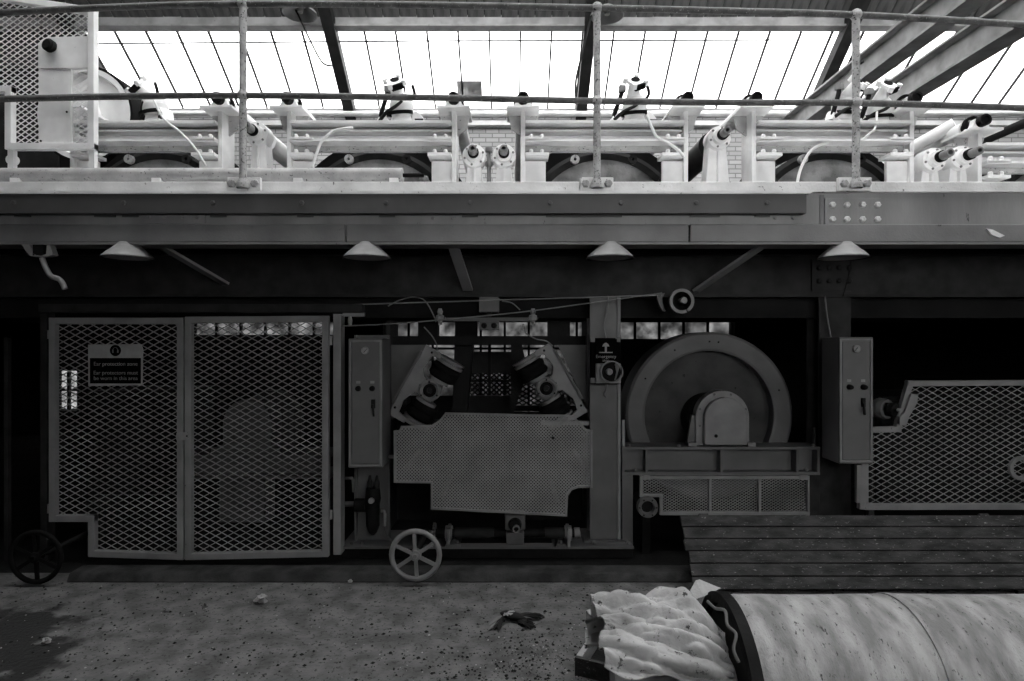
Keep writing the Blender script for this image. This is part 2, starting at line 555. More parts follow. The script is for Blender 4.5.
o = fm.build('wall_front', 'wall_dark', origin=(0, YF, 0))
wf = thing('window_6', 'unseen wide window added to light the machine platform', 'window', (1.4, YF, fw[2]), kind='structure')
for i in range(9):
    dwx = (fw[1] - fw[0]) / 8; x = fw[0] + dwx * i
    MB().box(x - .03, x + .03, YF - .13, YF - .07, fw[2], fw[3]).build('mullion', 'black_iron', wf)
    if i < 8: MB().box(x + .03, x + dwx - .03, YF - .105, YF - .1, fw[2], fw[3]).build('pane', 'roof_glass', wf)
tag(o, 'dark wall facing the machine platform', 'wall', kind='structure')

# roof boarding: boards run down the slope
ceil = thing('ceiling', 'dark boarded underside of the pitched roof', 'ceiling', (0, YR, ZR), kind='structure')


def slope_board(name, x0, x1, ya, yb, material, lift=0.0, th=0.03):
    return MB().prism_x([(ya, roof_z(ya) + lift), (yb, roof_z(yb) + lift), (yb, roof_z(yb) + lift + th), (ya, roof_z(ya) + lift + th)], x0, x1)


bw = 0.26
nb = int(2 * XW / bw)
proto = None
for i in range(nb + 1):
    x = -XW + i * bw
    if proto is None:
        proto = slope_board('board', x, x + bw - 0.012, YR, YP, 'roof_board').build('board', 'roof_board', ceil)
    else:
        c = proto.copy(); C.objects.link(c); c.parent = ceil; c.location.x = i * bw; c.location.z = random.uniform(-.006, .006)
slope_board('felt', -XW - .2, XW + .2, YR, YP, 'roof_board', 0.035).build('roofing_felt', 'black_iron', ceil)
# the camera-side slope: boarded at the foot, glazed towards the ridge
GY0 = 2.1          # foot of the glazing on the near slope
GX0, GX1 = -5.0, XW
slope_board('felt', -XW, GX0 - .02, GY0, YR, '', 0.0).build('roofing_felt', 'black_iron', ceil)  # unseen felt added in place of glazing to darken the left side
slope_board('felt', -XW - .2, XW + .2, YF - .2, GY0, 'roof_board', 0.0).build('roofing_felt', 'black_iron', ceil)

# rear glazing strip: bars and panes
g = thing('window_1', 'sloping patent glazing above the rear brick wall', 'window', (0, YB, ZE), kind='structure')
step = 31.5 / F * YP
kx = [PX(111, YP) + step * i for i in range(-8, 38)]
kx = [x for x in kx if PX(60, YP) < x < XW]
slope_board('b', -XW, kx[0] - .012, YP, YB, '', 0, .03).build('boarding', 'roof_board', ceil)
for x in kx:
    MB().prism_x([(YP, roof_z(YP) - .01), (YB, roof_z(YB) - .01), (YB, roof_z(YB) + .035), (YP, roof_z(YP) + .035)], x - 0.014, x + 0.014).build('glazing_bar', 'bar_metal', g)
pr = None
for i in range(len(kx) - 1):
    pr = slope_board('pane', kx[i] + .012, kx[i + 1] - .012, YP, YB, '', 0.012, 0.005).build('pane', 'roof_glass', g)
slope_board('grime', PX(457, 10.2), PX(482, 10.2), 10.1, 10.31, '', 0.004, 0.003).build('grime_patch', 'grime_glass', g)
# near slope glazing (over the aisle)
g2 = thing('window_9', 'sloping patent glazing over the aisle', 'window', (0, GY0, roof_z(GY0)), kind='structure')
nbig = 14
for i in range(nbig + 1):
    x = GX0 + (GX1 - GX0) * i / nbig
    slope_board('b', x - .015, x + .015, GY0, YR, '', -.02, .06).build('glazing_bar', 'bar_metal', g2)
    if i < nbig:
        slope_board('p', x + .016, x + (GX1 - GX0) / nbig - .016, GY0, YR, '', 0.012, 0.005).build('pane', 'roof_glass', g2)

# purlin beam, rafters, tie rod
pb = thing('roof_purlin', 'grey steel roof beam along the top of the rear glazing', 'beam', (0, YP, PZ(26, YP)), kind='structure')
zb0, zb1 = PZ(26, YP - .15), PZ(6, YP - .15)
MB().box(-XW, XW, YP - .16, YP + .02, zb0, zb0 + .03).build('bottom_flange', 'roof_beam', pb)
MB().box(-XW, XW, YP - .10, YP - .07, zb0 + .03, zb1).build('web', 'roof_beam', pb)
MB().box(-XW, XW, YP - .16, YP + .02, zb1, zb1 + .03).build('top_flange', 'roof_beam', pb)
rafter_x = [PX(332, YP), PX(589, YP), PX(846, YP), PX(75, YP)]
for x, lb in zip(rafter_x, ['behind the second rail post', 'behind the middle rail post', 'beside the crane beams', 'behind the mesh guard box']):
    r = thing('roof_rafter', 'dark steel roof rafter crossing the glazing ' + lb, 'rafter', (x, YB, ZE), 'roof rafters', kind='structure')
    for dx in (-.06, .06):
        MB().prism_x([(YR, ZR - .22), (YB - .02, roof_z(YB) - .22), (YB - .02, roof_z(YB) - .03), (YR, ZR - .03)], x + dx - .022, x + dx + .022).build('rail', 'roof_steel', r)
    MB().prism_x([(YR, ZR - .26), (YB - .02, roof_z(YB) - .26), (YB - .02, roof_z(YB) - .225), (YR, ZR - .225)], x - .09, x + .09).build('flange', 'roof_steel', r)
rd = MB().tube([PT(60, 44, 9.45), PT(420, 41, 9.45), PT(783, 40, 9.45)], 0.012, 6).build('tie_rod', 'bar_metal')
tag(rd, 'thin dark rod strung across the rear glazing', 'rod')
# loose cable beside the second rafter
cb = MB().tube([PT(296, 10, 8.9), PT(310, 40, 8.9), PT(322, 62, 8.9), PT(332, 66, 8.9)], .014, 6, 6).build('cable', 'bar_metal')
tag(cb, 'loose black cable looping beside a roof rafter', 'cable')
cb = MB().tube([PT(592, 12, 8.9), PT(583, 50, 8.9), PT(576, 80, 8.9), PT(576, 100, 8.9)], .018, 6, 6).build('cable', 'bar_metal')
tag(cb, 'black cable hanging down the middle roof rafter', 'cable')

# roof pendant lamps
for px, py, lb in ((300, 14, 'by the second rail post'), (607, 16, 'by the middle rail post')):
    c = PT(px, py, 8.9)
    t = thing('pendant_lamp', 'grey dished lamp shade under the roof beam ' + lb, 'lamp', c, 'lamps under the roof beam')
    MB().lathe([(.045, .16), (.1, .13), (.24, .03), (.25, 0), (.235, 0.005), (.09, .12), (0.0, .13)], c, (0, 0, 1), 24).build('shade', 'roof_beam', t)
    MB().cyl(c + Vector((0, 0, .15)), c + Vector((0, 0, .55)), .02, n=8).build('stem', 'roof_steel', t)
    MB().lathe([(0, .0), (.04, .02), (.05, .07), (.03, .12), (0, .13)], c, (0, 0, 1), 12).build('bulb', 'sign_white', t)


# crane beams running front to back
def i_beam_y(t, x, z, y0, y1, w, h, material):
    MB().box(x - w / 2, x + w / 2, y0, y1, z, z + .03).build('bottom_flange', material, t)
    MB().box(x - .012, x + .012, y0, y1, z + .03, z + h - .03).build('web', material, t)
    MB().box(x - w / 2, x + w / 2, y0, y1, z + h - .03, z + h).build('top_flange', material, t)


t = thing('crane_beam', 'grey steel roof tie beam whose end meets the wall top beside the rafter', 'beam', (4.82, 10.4, 5.2), kind='structure')
i_beam_y(t, 4.82, 5.12, 4.9, 10.45, .24, .36, 'roof_beam')
t = thing('crane_beam', 'larger grey steel roof tie beam above the paired bearings', 'beam', (6.1, 10.2, 5.4), kind='structure')
i_beam_y(t, 6.1, 5.3, 4.9, 10.45, .30, .42, 'roof_beam')
t = MB().prism([(q.x, q.z) for q in (PT(862, 62, 8.2), PT(872, 52, 8.2), PT(884, 57, 8.2), PT(893, 58, 8.2), PT(912, 36, 8.2), PT(930, 36, 8.2), PT(930, 41, 8.2), PT(915, 42, 8.2), PT(898, 66, 8.2), PT(880, 68, 8.2))], 8.2, 8.26).build('beam_hanger', 'roof_steel')
tag(t, 'bent grey steel hanger bracket between the two roof tie beams', 'bracket')

# ------------------------------------------------------------------ platform girder and deck
DZ = 2.65
YG = 4.0
GXL, GXR = -8.98, 8.98
dk = thing('deck', 'steel machine platform deck carrying the roller frames', 'deck', (0, YG, 2.5), kind='structure')
MB().box(GXL, GXR, YG + .03, 4.68, 2.52, DZ).build('front_slab', 'deck_edge', dk)
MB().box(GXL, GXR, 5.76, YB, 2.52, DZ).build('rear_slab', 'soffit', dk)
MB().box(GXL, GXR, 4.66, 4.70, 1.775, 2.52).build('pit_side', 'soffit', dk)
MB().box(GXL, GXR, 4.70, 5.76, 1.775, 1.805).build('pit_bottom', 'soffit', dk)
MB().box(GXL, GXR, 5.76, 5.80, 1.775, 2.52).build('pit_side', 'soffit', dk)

gd = thing('platform_girder', 'riveted grey steel girder along the platform edge', 'girder', (0, YG, 2.25), kind='structure')
edge = MB().box(GXL, GXR, YG - .02, YG + .04, PZ(193, YG), DZ + .005).build('edge_angle', 'deck_edge', gd, bevel=.006)
MB().box(GXL, GXR, YG, YG + .03, 2.3, PZ(193, YG)).build('web', 'girder_paint', gd)
cuts = [GXL, PX(347, YG), PX(688, YG), PX(1110, YG), GXR]
for a, b in zip(cuts, cuts[1:]):
    MB().box(a + .004, b - .004, YG - .035, YG, 2.25, PZ(225, YG)).build('flange_plate', 'girder_bottom', gd, bevel=.008)
MB().box(GXL, GXR, YG - .035, YG + .16, 2.235, 2.25).build('bottom_flange', 'girder_bottom', gd)
# long pressed channel bolted over the web
Yc = 3.925
xe = PX(808, Yc)
ch = MB().prism_x([(Yc, PZ(192, Yc)), (Yc, PZ(213, Yc)), (Yc + .075, PZ(213, Yc)), (Yc + .075, PZ(208, Yc)), (Yc + .012, PZ(209, Yc)), (Yc + .012, PZ(194, Yc)), (Yc + .075, PZ(194, Yc)), (Yc + .075, PZ(192, Yc))], GXL, xe - .01).build('cover_channel', 'trunking', gd)
lip = MB().prism([(GXL, PZ(191, Yc)), (xe + .045, PZ(191, Yc)), (xe + .01, PZ(194, Yc)), (GXL, PZ(194, Yc))], Yc - .01, Yc + .08).build('channel_lip', 'deck_edge', gd)
for px in (14, 124, 213, 302, 386, 470, 550, 621, 696, 767):
    bolt(gd, PT(px, 203, Yc), .017, .012, material='trunking')
for px in (22, 130, 218, 305, 387, 470):                                    # packer plates under the channel
    MB().pbox(px - 8, 213, px + 8, 217, YG - .012, .012).build('packer', 'trunking', gd)
for a, b in ((94, 115), (546, 622), (690, 720), (755, 770)):
    MB().pbox(a, 213, b, 217, YG - .012, .012).build('packer', 'trunking', gd)
MB().pbox(142, 212, 205, 223, YG - .012, .012).build('splice_plate', 'girder_paint', gd)
for px in (149, 165, 182, 197): bolt(gd, PT(px, 217, YG - .012), .013, .01, material='girder_paint')
for px in (433, 453, 775, 793): bolt(gd, PT(px, 218, YG), .013, .012, material='girder_paint')
# eight-bolt splice plate
sp = MB().pbox(825, 198, 881, 226.5, YG - .016, .016).build('splice_plate', 'girder_paint', gd, bevel=.002)
for px in (832, 846.5, 862, 877):
    for py in (205, 219.5): bolt(sp, PT(px, py, YG - .016), .021, .02, material='deck_edge')
MB().pbox(820, 195, 824, 226, YG - .006, .006).build('web_seam', 'girder_bottom', gd)
fp = MB().prism([(q.x, q.z) for q in (PT(985, 229, 3.96), PT(991, 230, 3.96), PT(1003, 236, 3.96), PT(998, 238, 3.96), PT(990, 235, 3.96))], 3.945, 3.96).build('peeling_paint', 'deck_edge', gd)

# second girder under the deck
g3 = thing('inner_girder', 'dark steel girder under the platform behind the lamps', 'girder', (0, 4.6, 1.93), kind='structure')
MB().box(GXL, GXR, 4.60, 4.62, 1.95, 2.25).build('web', 'dark_steel', g3)
MB().box(GXL, GXR, 4.54, 4.68, 1.93, 1.95).build('bottom_flange', 'dark_steel', g3)
MB().box(GXL, GXR, 4.54, 4.66, 2.25, 2.27).build('top_flange', 'dark_steel', g3)
sp = MB().pbox(812, 260, 852, 291, 4.585, .015).build('splice_plate', 'dark_steel', g3)
for px in (819, 829, 839, 849):
    for py in (268, 281): bolt(sp, PT(px, py, 4.585), .022, .018, material='dark_steel')

# cross braces under the platform
for a, b, lb in (((150, 244), (226, 284), 'beside the lamp over the mesh gates'), ((451, 243), (468, 290), 'above the press'), ((768, 246), (696, 291), 'above the big pulley')):
    A = PT(a[0], a[1] - 4, 4.06); B = PT(b[0], b[1], 4.58)
    o = MB().bar(A, B, .075, .02, up=(0, 0, 1)).build('cross_brace', 'girder_bottom')
    tag(o, 'flat steel brace under the platform ' + lb, 'brace', 'braces under the platform')

# ------------------------------------------------------------------ handrail
hr = thing('handrail', 'tubular steel handrail with ball joints along the platform edge', 'handrail', (PX(597, 3.955), 3.955, DZ))
YH = 3.94


def rail(pts, name, r):
    P = [PT(x, y, YH) for x, y in pts]
    return MB().tube(P, r, 12, 8).build(name, 'rail_paint', hr)


TOP = [(-260, 30), (-120, 22), (0, 13), (120, 7), (243, 4), (420, 5), (597, 8), (726, 11), (857, 15), (1024, 25), (1150, 36), (1290, 52)]
MID = [(-260, 103), (-120, 101), (0, 99), (120, 96.5), (243, 95.5), (420, 97.5), (597, 101), (726, 102.5), (857, 103), (1024, 108), (1150, 115), (1290, 124)]
rail(TOP, 'top_rail', .021)
rail(MID, 'mid_rail', .021)
for px, yt, ym in ((-118, 22, 101), (243, 4, 95.5), (597, 8, 101), (856, 15, 103), (1150, 36, 115)):
    top = PT(px, yt, YH); m_ = PT(px, ym, YH)
    p = MB().cyl((top.x, YH, DZ - .04), top, .024, n=12).build('post', 'post_paint', hr)
    for c in (top, m_):
        MB().lathe([(0, -.038), (.022, -.032), (.036, -.012), (.038, .004), (.03, .024), (.015, .035), (0, .038)], c, (0, 0, 1), 14).build('ball_joint', 'post_paint', p)
    fx = MB().box(top.x - .11, top.x + .11, YH + .01, YH + .04, 2.585, 2.675).build('base_plate', 'deck_edge', p, bevel=.004)
    MB().lathe([(.042, 0), (.04, .03), (.028, .06), (.024, .06)], (top.x, YH, DZ - .05), (0, 0, 1), 12).build('socket', 'post_paint', p)
    for s in (-1, 1): bolt(p, (top.x + s * .075, YH + .01, 2.632), .028, .022, material='post_paint')

# =================================================================== MACHINES ON THE DECK
YU = 4.45


def roller_y(x, z, y0, y1, label, group='rollers lying on the frame brackets', sleeve='white_paint'):
    t = thing('guide_roller', label, 'roller', (x, y0, z), group)
    MB().lathe([(.0, .015), (.028, .015), (.03, 0), (.042, 0), (.042, .2), (0, .2)], (x, y0, z), (0, 1, 0), 18).build('shaft_end', 'black_iron', t)
    MB().lathe([(.05, .12), (.07, .12), (.07, .15), (.05, .15)], (x, y0, z), (0, 1, 0), 20, closed=True).build('collar', 'rubber', t)
    MB().cyl((x, y0 + .2, z), (x, y1, z), .055, n=20).build('sleeve', sleeve, t)
    # saddle that carries the shaft
    MB().prism([(x - .075, z - .062), (x + .075, z - .062), (x + .05, z - .01), (x + .046, z + .02), (x - .046, z + .02), (x - .05, z - .01)], y0 + .05, y0 + .1).build('saddle', 'white_paint', t)
    return t


def roller_frame(pl, pr_, dy, label, rl):
    """Portal of two bracketed uprights and a deep channel; px positions of the uprights, dy lowers it."""
    xl, xr = PX(pl, YU), PX(pr_, YU)
    zo = -dy / F * YU
    zt = PZ(111, YU) + zo
    t = thing('roller_frame', label, 'machine frame', ((xl + xr) / 2, YU, DZ), 'white roller frames on the platform')
    for x, s in ((xl, 1), (xr, -1)):
        c = MB().box(x - .016, x + .016, YU, YU + .2, DZ, zt).build('upright', 'white_paint', t, bevel=.003)
        MB().box(x - .12, x + .12, YU - .07, YU + .24, zt, zt + .018).build('cap_plate', 'white_paint', c, bevel=.003)
        for q in (-1, 1):
            MB().prism([(x + q * .016, zt), (x + q * .11, zt), (x + q * .085, zt - .1), (x + q * .016, zt - .15)], YU + .1, YU + .12).build('gusset', 'pipe_paint', c)
            bolt(c, (x + q * .09, YU + .02, zt + .018), .014, .014, (0, 0, 1), 'white_paint')
        zl = PZ(160, YU) + zo
        MB().box(min(x, x + s * .17), max(x, x + s * .17), YU + .03, YU + .06, DZ, zl).build('leg_plate', 'white_paint', t, bevel=.002)
        for py in (141, 156):
            z = PZ(py, YU) + zo
            cl = MB().box(min(x + s * .017, x + s * .19), max(x + s * .017, x + s * .19), YU - .05, YU + .1, z - .012, z + .012).build('clamp_plate', 'white_paint', t, bevel=.002)
            for e in (.06, .14): bolt(cl, (x + s * e, YU - .02, z + .012), .017, .03, (0, 0, 1), 'white_paint')
    a, b = xl + .017, xr - .017
    z0, z1 = PZ(141, YU) + zo, PZ(125, YU) + zo
    bm = MB()
    bm.box(a, b, YU + .12, YU + .14, z0, z1)
    bm.box(a, b, YU - .04, YU + .14, z1, z1 + .022)
    bm.box(a, b, YU + .02, YU + .1195, (z0 + z1) / 2 + .02, (z0 + z1) / 2 + .034)
    bm.build('top_channel', 'white_paint', t, bevel=.003)
    MB().box(a, b, YU - .05, YU + .14, z0 - .018, z0).build('shelf', 'white_paint', t, bevel=.003)
    MB().box(a, b, YU + .06, YU + .1, PZ(149, YU) + zo, z0 - .017).build('lower_channel', 'pipe_paint', t, bevel=.003)
    for x, lb in zip((xl, xr), rl):
        if lb: roller_y(x, zt + .018 + .062, YU - .06, 6.6, lb)
    return t, z1 + .02, (xl + xr) / 2


G_ = 'drums under the roller frames'


def drum(px, dz, label, Yd=4.76):
    x = PX(px, Yd); z = 2.465 + dz * .3; R = .65
    t = thing('drum', label, 'drum', (x, Yd, z - R), G_)
    MB().lathe([(.1, .02), (R * .90, .035), (R * .90, .06)], (x, Yd + .06, z), (0, -1, 0), 64).build('face_plate', 'drum_grey', t)
    MB().lathe([(R * .88, .06), (R * .95, .075), (R, .06), (R, -.9), (R * .95, -.9), (R * .88, -.1)], (x, Yd + .06, z), (0, -1, 0), 64).build('rim', 'drum_dark', t)
    A_ = [math.radians(10 + 160 * k / 40) for k in range(41)]
    hp = [(x + (R + .13) * math.cos(a), z + (R + .13) * math.sin(a)) for a in A_] + [(x + (R + .012) * math.cos(a), z + (R + .012) * math.sin(a)) for a in reversed(A_)]
    MB().prism(hp, Yd + .14, Yd + .19).build('shade_hood', 'rubber', t)  # black cover arch, also put in as the shadow above the drum
    MB().lathe([(0, .08), (.08, .08), (.1, .02)], (x, Yd + .06, z), (0, -1, 0), 24).build('hub', 'drum_dark', t)
    for k, a in enumerate((112, 68, 40, 140)):
        a = math.radians(a); c = Vector((x + R * .93 * math.cos(a), Yd - .02, z + R * .93 * math.sin(a)))
        MB().lathe([(.012, 0), (.035, 0), (.035, .035), (.012, .035)], c, (0, -1, 0), 14, closed=True).build('lug', 'dark_steel' if k else 'pipe_paint', t)


drum(161, 0, 'grey drum end in the frame beside the mesh guard box')
drum(379, 0, 'pale grey drum end in the frame with the upright hose')
drum(603, -.01, 'grey drum end with dark hub behind the middle rail post')
drum(829, 0, 'dark drum end in the frame behind the rail post with splice plate')
drum(1062, -.12, 'dark drum end in the lowered frame past the paired bearings')

units = []
units.append(roller_frame(72, 220, 0, 'white roller frame next to the mesh guard box', ['', 'guide roller on the bracket nearest the mesh guard box']))
units.append(roller_frame(289, 454, 0, 'white roller frame with an upright pale hose curling over its beam', ['guide roller above the frame with the upright hose, beside the single bearing', 'guide roller beside the paired bearings, on the frame with the upright hose']))
units.append(roller_frame(523, 686, 0, 'white roller frame behind the middle rail post', ['guide roller beside the paired bearings, on the frame behind the middle rail post', 'guide roller with a pale strut, on the frame behind the middle rail post']))
units.append(roller_frame(754, 912, 0, 'white roller frame behind the rail post over the splice plate', ['guide roller beside the tilted single bearing, on the frame over the splice plate', 'guide roller above the paired bearings of the lowered frame']))
units.append(roller_frame(980, 1140, 22, 'white roller frame set lower than its neighbours beyond the paired bearings', ['guide roller on the lowered frame', '']))


# ---- flange-headed motor units on the frame beams
def motor_unit(x, z, y, rz, label, lever=True):
    t = thing('valve_motor', label, 'motor', (0, 0, 0), 'motor units on the roller frames')
    MB().box(-.15, .15, -.05, .07, 0, .022).build('base_foot', 'white_paint', t, bevel=.003)
    b = MB().lathe([(.0, .03), (.075, .03), (.08, .06), (.07, .09), (.086, .12), (.09, .17), (.075, .22), (.05, .25), (0, .26)], (0, 0, -.01), (0, -.12, 1), 24).build('housing', 'white_paint', t)
    MB().lathe([(.086, .10), (.098, .10), (.098, .125), (.086, .125)], (0, 0, -.012), (-.1, -.25, 1), 28, closed=True).build('strap', 'rubber', b)
    nk = Vector((-.02, -.03, .20)); hd = Vector((-.03, -.13, .285)); d = (hd - nk).normalized()
    MB().cyl(nk, hd, .05, .042, n=18).build('neck', 'white_paint', t)
    M = Matrix.Translation(hd) @ d.to_track_quat('Z', 'Y').to_matrix().to_4x4() @ Matrix.Rotation(math.radians(32), 4, 'Z')
    fl_ = MB().box(-.052, .052, -.052, .052, -.008, .014, M)
    for i in (-1, 1):
        for j in (-1, 1):
            p0 = M @ Vector((i * .052, j * .052, -.012)); p1 = M @ Vector((i * .052, j * .052, .026)); fl_.cyl(p0, p1, .019, n=10)
    fo = fl_.build('flange_head', 'white_paint', t)
    MB().cyl(M @ Vector((.008, .012, .0)), M @ Vector((.008, .012, .02)), .032, n=16).build('bore', 'rubber', fo)
    MB().box(-.045, .045, -.066, -.05, -.03, .012, M).build('shade_block', 'rubber', fo)  # black block shaped in place of shade at the flange edge
    # side arms
    MB().tube([(-.17, 0, .0), (-.15, -.02, .1), (-.11, -.03, .22), (-.10, -.03, .27)], .017, 8, 4).build('arm', 'black_iron', t)
    MB().box(-.125, -.075, -.055, -.005, .25, .30).build('clamp', 'light_part', t, bevel=.006)
    MB().tube([(-.16, -.03, .04), (-.1, -.07, .09), (-.03, -.1, .12), (.02, -.1, .16)], .013, 8, 4).build('link', 'dark_steel', t)
    MB().prism([(.075, .02), (.17, .02), (.16, .07), (.11, .12), (.08, .1)], -.03, .05).build('side_bracket', 'white_paint', t, bevel=.005)
    MB().prism([(-.19, .02), (-.1, .02), (-.1, .06), (-.14, .1), (-.17, .07)], -.03, .03).build('side_bracket', 'white_paint', t, bevel=.005)
    MB().box(.1, .165, -.036, -.03, .02, .055).build('side_plate', 'dark_steel', t)
    if lever:
        MB().tube([(.07, -.02, .2), (.1, -.04, .24), (.085, -.05, .3)], .012, 8, 4).build('lever', 'black_iron', t)
    t.location = (x, y, z); t.rotation_euler = (0, 0, rz); t.scale = (1.02, 1.02, 1.0)
    return t


YM = 4.56
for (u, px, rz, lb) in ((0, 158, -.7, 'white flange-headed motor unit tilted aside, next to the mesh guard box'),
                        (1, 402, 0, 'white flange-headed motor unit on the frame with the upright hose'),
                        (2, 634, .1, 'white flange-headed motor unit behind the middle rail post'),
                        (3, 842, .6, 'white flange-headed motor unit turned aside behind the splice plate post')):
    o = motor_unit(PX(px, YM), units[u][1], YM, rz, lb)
# spare motor partner on the last frame, its flange in front of the roof beam
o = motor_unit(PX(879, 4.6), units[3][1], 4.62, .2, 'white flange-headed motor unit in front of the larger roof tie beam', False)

# ---- hoses
def hose(pts, label, r=.011, m='hose', Y=4.36, cat='hose'):
    o = MB().tube([PT(p[0], p[1], p[2] if len(p) > 2 else Y) for p in pts], r, 8, 6).build('hose', m)
    tag(o, label, cat)


hose([(312, 168), (317, 152), (323, 140), (334, 131), (345, 128.5), (353, 128)], 'pale hose rising and curling over the second frame beam')
hose([(154, 100), (163, 118), (180, 132), (195, 148), (206, 166)], 'pale hose hanging slack next to the mesh guard box', .008)
hose([(647, 116), (652, 128), (657, 137), (668, 143), (678, 150), (684, 157)], 'pale hose drooping from the motor behind the middle rail post')
hose([(796, 197, 4.4), (797.5, 182, 4.4), (801, 168, 4.4), (809, 153, 4.41), (818, 146, 4.42), (828, 142.5, 4.44)], 'pale hose arching in front of the dark drum')
hose([(877, 112, 4.5), (875, 128, 4.42), (868, 135, 4.42), (861, 141, 4.44)], 'short pale hose beside the splice plate rail post', .008)
# thin struts over the frame (pale flat bars)
for a, b, lb in (((294, 108), (319, 127), 'slender white strut leaning beside the upright hose'), ((658, 126), (672, 111), 'slender white strut by the motor behind the middle post')):
    o = MB().bar(PT(a[0], a[1], 4.7), PT(b[0], b[1], 4.7), .03, .02).build('strut', 'white_paint')
    tag(o, lb, 'strut')

# ---- bearing pedestals
def bearing(px, py, label, wide=22, yb=4.5, lean=0, group='bearing pedestals on the platform', roller=None):
    x, z = PX(px, yb), PZ(py, yb)
    s = yb / F
    t = thing('bearing_pedestal', label, 'bearing', (x, yb, DZ), group)
    w = wide * s / 2
    MB().prism([(x - w * .62, z), (x + w * .62, z), (x + w, DZ + .02), (x - w, DZ + .02)], yb + .03, yb + .16).build('pedestal', 'white_paint', t, bevel=.003)
    MB().box(x - .006, x + .006, yb, yb + .03, DZ + .02, z - .05).build('rib', 'white_paint', t)
    MB().box(x - w * 1.25, x + w * 1.25, yb, yb + .2, DZ, DZ + .02).build('foot', 'white_paint', t)
    f = MB().lathe([(.03, .06), (.055, .055), (.06, .02), (.085, .018), (.088, 0), (.088, -.1), (0, -.1)], (x, yb, z), (0, -1, 0), 24).build('flange', 'white_paint', t)
    for k in range(6):
        a = k * PI / 3 + .3
        bolt(f, (x + .071 * math.cos(a), yb - .018, z + .071 * math.sin(a)), .009, .01, material='light_part')
    MB().lathe([(.0, .12), (.016, .12), (.016, .18), (.028, .18), (.032, .15), (.032, 0)], (x, yb - .0, z), (0, -1, 0), 18).build('shaft', 'light_part', t)
    MB().lathe([(.033, .07), (.04, .07), (.04, .105), (.033, .105)], (x, yb, z), (0, -1, 0), 18, closed=True).build('locking_ring', 'rubber', t)
    if roller:
        MB().cyl((x, yb + .17, z), (x, 6.4, z), roller[0], n=24).build('roller', roller[1], t)
    return t


bearing(257, 134, 'white bearing pedestal standing alone next to the rail post by the guard box', 20, roller=(.075, 'white_paint'))
bearing(474, 156, 'white bearing of the middle pair, next to the frame with the upright hose', 20)
bearing(504, 156, 'white bearing of the middle pair, next to the frame behind the middle post', 20)
bearing(719, 138, 'white bearing pedestal standing alone with a dark roller behind it', 26, roller=(.10, 'drum_dark'))
bearing(933, 160, 'white bearing of the paired bearings before the lowered frame, next to its taller neighbour frame', 22, 4.42)
bearing(961, 158, 'white bearing of the paired bearings before the lowered frame, next to the lowered frame', 22, 4.42)
# tie rod between the middle pair
o = MB().tube([(PX(489, 4.55), 4.55, DZ), (PX(489, 4.55), 4.55, PZ(150, 4.55))], .016, 8)
o.lathe([(0, 0), (.03, 0), (.03, .03), (0, .03)], (PX(489, 4.55), 4.55, PZ(152, 4.55)), (0, 0, 1), 8)
o.lathe([(0, 0), (.03, 0), (.03, .03), (0, .03)], (PX(489, 4.55), 4.55, PZ(166, 4.55)), (0, 0, 1), 8)
tag(o.build('threaded_rod', 'light_part'), 'threaded rod with nuts between the middle pair of bearings', 'rod')
# big slanting pale tube behind the right-hand pair
o = MB().cyl((PX(905, 4.95), 4.95, PZ(152, 4.95)), (PX(955, 4.7), 4.7, PZ(124, 4.7)), .05, n=18).build('cross_tube', 'white_paint')
tag(o, 'thick white tube slanting up behind the paired bearings of the lowered frame', 'tube')
o = MB().cyl((PX(983, 4.75), 4.75, PZ(141, 4.75)), (PX(1060, 4.6), 4.6, PZ(108, 4.6)), .035, n=14).build('cross_tube', 'black_iron')
tag(o, 'black tube slanting up over the lowered frame', 'tube')

# pipe along the deck edge
t = thing('deck_pipe', 'long flaking grey pipe lying along the platform edge', 'pipe', (PX(200, 4.16), 4.16, DZ))
pz = DZ + .095
MB().cyl((-6.5, 4.16, pz), (PX(403, 4.16), 4.16, pz), .05, n=20).build('barrel', 'pipe_paint', t)
MB().cyl((PX(403, 4.16), 4.16, pz), (PX(424, 4.16), 4.16, pz), .014, n=10).build('spindle', 'rubber', t)
for px in (20, 160, 300, 395):
    x = PX(px, 4.16)
    MB().box(x - .03, x + .03, 4.11, 4.21, DZ, pz - .03).build('saddle', 'white_paint', t)
x = PX(423, 4.2)
t = thing('stop_valve', 'small rusty round valve knob at the end of the deck pipe', 'valve', (x, 4.2, DZ))
MB().lathe([(0, .12), (.03, .11), (.038, .08), (.036, .04), (.02, .02), (.02, 0)], (x, 4.24, DZ), (0, 0, 1), 14).build('cap', 'rail_paint', t)
MB().box(x - .05, x + .05, 4.2, 4.28, DZ, DZ + .02).build('foot', 'dark_steel', t)

# ---- mesh guard box
Yq = 4.22
t = thing('mesh_guard', 'white framed mesh guard box with a round-cornered plate and black knob', 'guard', (PX(50, Yq), Yq, DZ))
gp = poly_px([(-60, -12), (93, 12), (93, 147), (10.5, 147), (10.5, 90), (-60, 90)], Yq)
rim(gp, Yq, .045, .05).build('frame', 'white_paint', t, bevel=.003)
strands(gp, Yq + .035, .057, .040, .0065, .004).build('expanded_mesh', 'white_paint', t, kind='stuff')
cp = [(38, 68), (38, 47)] + [(48 - 10 * math.cos(a * PI / 12), 47 - 10 * math.sin(a * PI / 12)) for a in range(1, 6)] + [(48, 37), (90, 36), (90, 68)]
pl = MB().prism(poly_px(cp, Yq), Yq + .0, Yq + .03).build('upper_plate', 'white_paint', t, bevel=.002)
MB().lathe([(.0, .055), (.03, .055), (.045, .045), (.045, .015), (.03, 0)], PT(53, 48, Yq), (-.1, -1, .1), 18).build('knob', 'black_iron', pl)
MB().pbox(38.5, 69, 71, 144, Yq + .01, .02).build('lower_plate', 'white_paint', t, bevel=.002)
